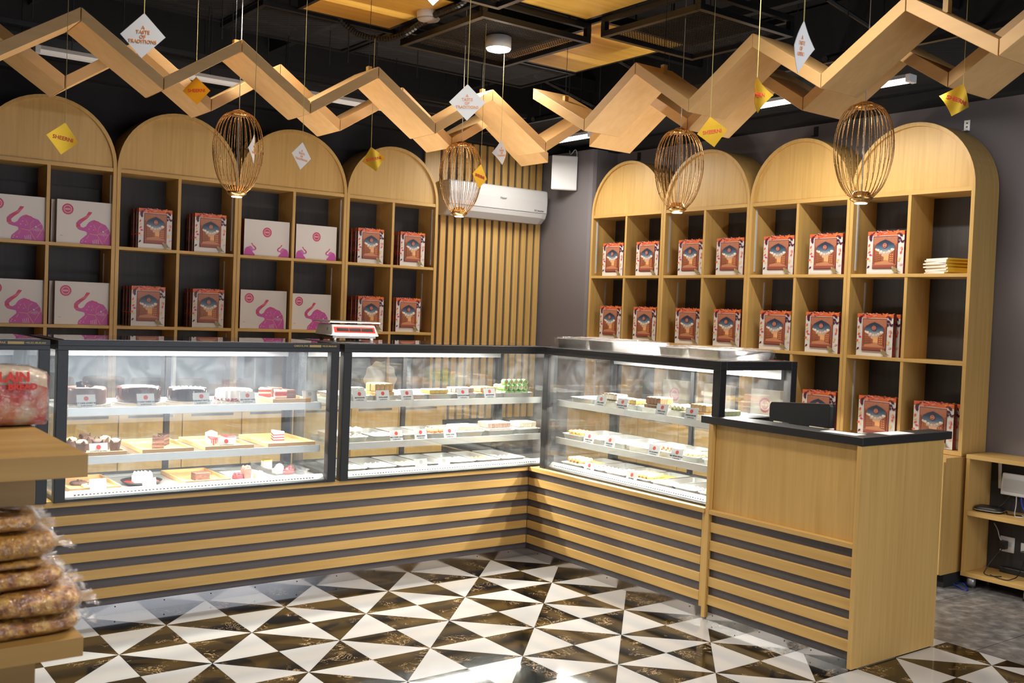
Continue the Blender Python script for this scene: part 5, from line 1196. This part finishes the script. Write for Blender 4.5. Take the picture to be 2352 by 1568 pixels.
B(2, 'bottom', S3, -.835, .18, BL(YEL2, .017), 'gram_ball', 'pale yellow balls', 3)
B(3, 'bottom', S3, -.645, .17, BL(ORG, .015), 'laddu', 'three small orange balls', 1, fill=.7)
B(4, 'bottom', S3, -.455, .19, BL(WHT, .017), 'milk_ball', 'white round sweets', 4)
B(5, 'bottom', S3, -.260, .18, (cone(.017, .030, ORG), .032, .032, .026), 'laddu', 'orange peaked laddus', 4)
B(6, 'bottom', S3, -.060, .19, (cone(.018, .026, WHT), .034, .034, .022), 'milk_sweet', 'white peaked sweets', 4)
C_ = lambda k, sh, z, yy, w_, kind, nm, ds, rows, **q: sweets('right', sh, k, (.31, yy), w_, R(-90), kind, nm, ds, rows, z=z, **q)
C_(0, 'top', S1, -.34, .22, SQ(WHT, CRM, .036, .016), 'milk_square', 'thin white squares', 5)
C_(1, 'top', S1, -.575, .20, BARW(CRM, SP_CHO, .027, .042, .036), 'chocolate_bar', 'cream bars with chocolate tops', 4, layers=2)
C_(2, 'top', S1, -.765, .15, SQ(YEL2, CRM, .026, .028), 'gram_cube', 'yellow crumbly cubes', 5, layers=2)
C_(3, 'top', S1, -.950, .18, BARW(BRN, CRM, .030, .050, .042), 'caramel_cube', 'brown caramel blocks', 4, layers=2)
C_(4, 'top', S1, -1.130, .16, (roll(.014, .075, PALEG, CRM), .029, .077, .027), 'pistachio_log', 'pale pistachio logs', 4, layers=2)
C_(5, 'top', S1, -1.300, .16, BARW(TAN, ORG, .028, .050, .038), 'milk_bar', 'orange-tan blocks in two layers', 4, layers=2)
C_(6, 'top', S1, -1.460, .13, SQ(PALEG, CRM, .030, .030), 'pistachio_cube', 'greenish pale cubes', 6, layers=2)
C_(0, 'middle', S2, -.265, .20, (cup(.018, YEL2, REDP), .035, .035, .024), 'dotted_cup_sweet', 'yellow cups with red dots', 5, layers=2)
C_(1, 'middle', S2, -.470, .19, BL(WHT, .017), 'milk_ball', 'round white sweets', 5)
C_(2, 'middle', S2, -.665, .18, SQ(PALEG, WHT, .030, .022), 'pistachio_square', 'pale green-white squares', 6)
C_(3, 'middle', S2, -.865, .20, SQ(WHT, WHT, .036, .016), 'milk_square', 'flat white slabs', 5)
C_(4, 'middle', S2, -1.065, .18, (roll(.015, .05, CRM, RBR), .031, .052, .028), 'cream_roll', 'cream rolls with red ends', 4, layers=2)
C_(5, 'middle', S2, -1.255, .17, (cup(.017, CRM, ORG), .033, .033, .022), 'orange_cup_sweet', 'cream cups with orange tops', 5, layers=2)
C_(6, 'middle', S2, -1.440, .15, (cup(.017, CRM, RBR), .033, .033, .022), 'red_cup_sweet', 'cream cups with reddish tops', 4)
C_(0, 'bottom', S3, -.265, .20, (roll(.016, .050, TAN, YEL2), .033, .052, .030), 'tan_roll', 'tan sugared rolls', 4, layers=2)
C_(1, 'bottom', S3, -.475, .20, (cup(.017, WHT, SP_CHO), .034, .034, .022), 'dotted_white_sweet', 'white sweets with dark dots', 5)
C_(2, 'bottom', S3, -.675, .18, BL(CRM, .017), 'cream_ball', 'cream round sweets', 5)
C_(3, 'bottom', S3, -.870, .19, (roll(.014, .06, YEL2, CRM), .029, .062, .026), 'yellow_roll', 'pale yellow rolls', 4, layers=2)
C_(4, 'bottom', S3, -1.065, .17, SQ(CRM, WHT, .032, .034), 'milk_cube', 'a few cream cubes', 2)
C_(5, 'bottom', S3, -1.245, .17, BL(WHT, .016), 'milk_ball', 'small white balls', 3)
C_(6, 'bottom', S3, -1.430, .17, (cone(.016, .044, TAN), .030, .030, .040), 'tan_cone_sweet', 'upright tan cones', 4, layers=1)
for k, (x, n_) in enumerate(((-1.225, 'MOTICHOOR'), (-1.07, 'DODA BARFI'), (-.905, 'KALAKAND'), (-.50, 'CHOCOLATE BARFI'), (-.295, 'BADAM BARFI'))): card(f'price card, {ORD[k]} from left, top shelf, back sweets case', (x, .048, S1), R(2), (n_, 'Rs. 2200/- (Per Kg)'))
for k, (x, n_) in enumerate(((-.97, 'MILK CHUM CHUM'), (-.80, 'MILAN BARFI'), (-.59, 'CHUM CHUM'))): card(f'price card, {ORD[k]} from left, middle shelf, back sweets case', (x, .046, S2), R(2), (n_, 'Rs. 1800/- (Per Kg)'))
for k, x in enumerate((-.79, -.625)): card(f'overexposed white card, {ORD[k]} from left, bottom shelf, back sweets case', (x, .044, S3 + .004), R(2), ('', ''), True)
for k, (yy, n_) in enumerate(((-.555, 'PISTA BARFI'), (-.745, 'PISTACHIO BARFI'), (-1.075, 'PISTA LOGS'), (-1.30, 'HABSHI HALWA'))): card(f'price card, {ORD[k]} from left, top shelf, right sweets case', (.095, yy, S1), R(-88), (n_, 'Rs. 2600/- (Per Kg)'))
for k, (yy, n_) in enumerate(((-.46, 'CHAM CHAM'), (-.65, 'KALAKAND'), (-1.025, 'GULAB JAMAN'), (-1.205, 'MIX MITHAI SPECIAL'))): card(f'price card, {ORD[k]} from left, middle shelf, right sweets case', (.095, yy, S2), R(-88), (n_, 'Rs. 1800/- (Per Kg)'))
for k, (yy, n_) in enumerate(((-.46, 'PETHA'), (-.84, 'PATEESA'))): card(f'price card, {ORD[k]} from left, bottom shelf, right sweets case', (.105, yy, S3 + .002), R(-88), (n_, 'Rs. 1600/- (Per Kg)'))
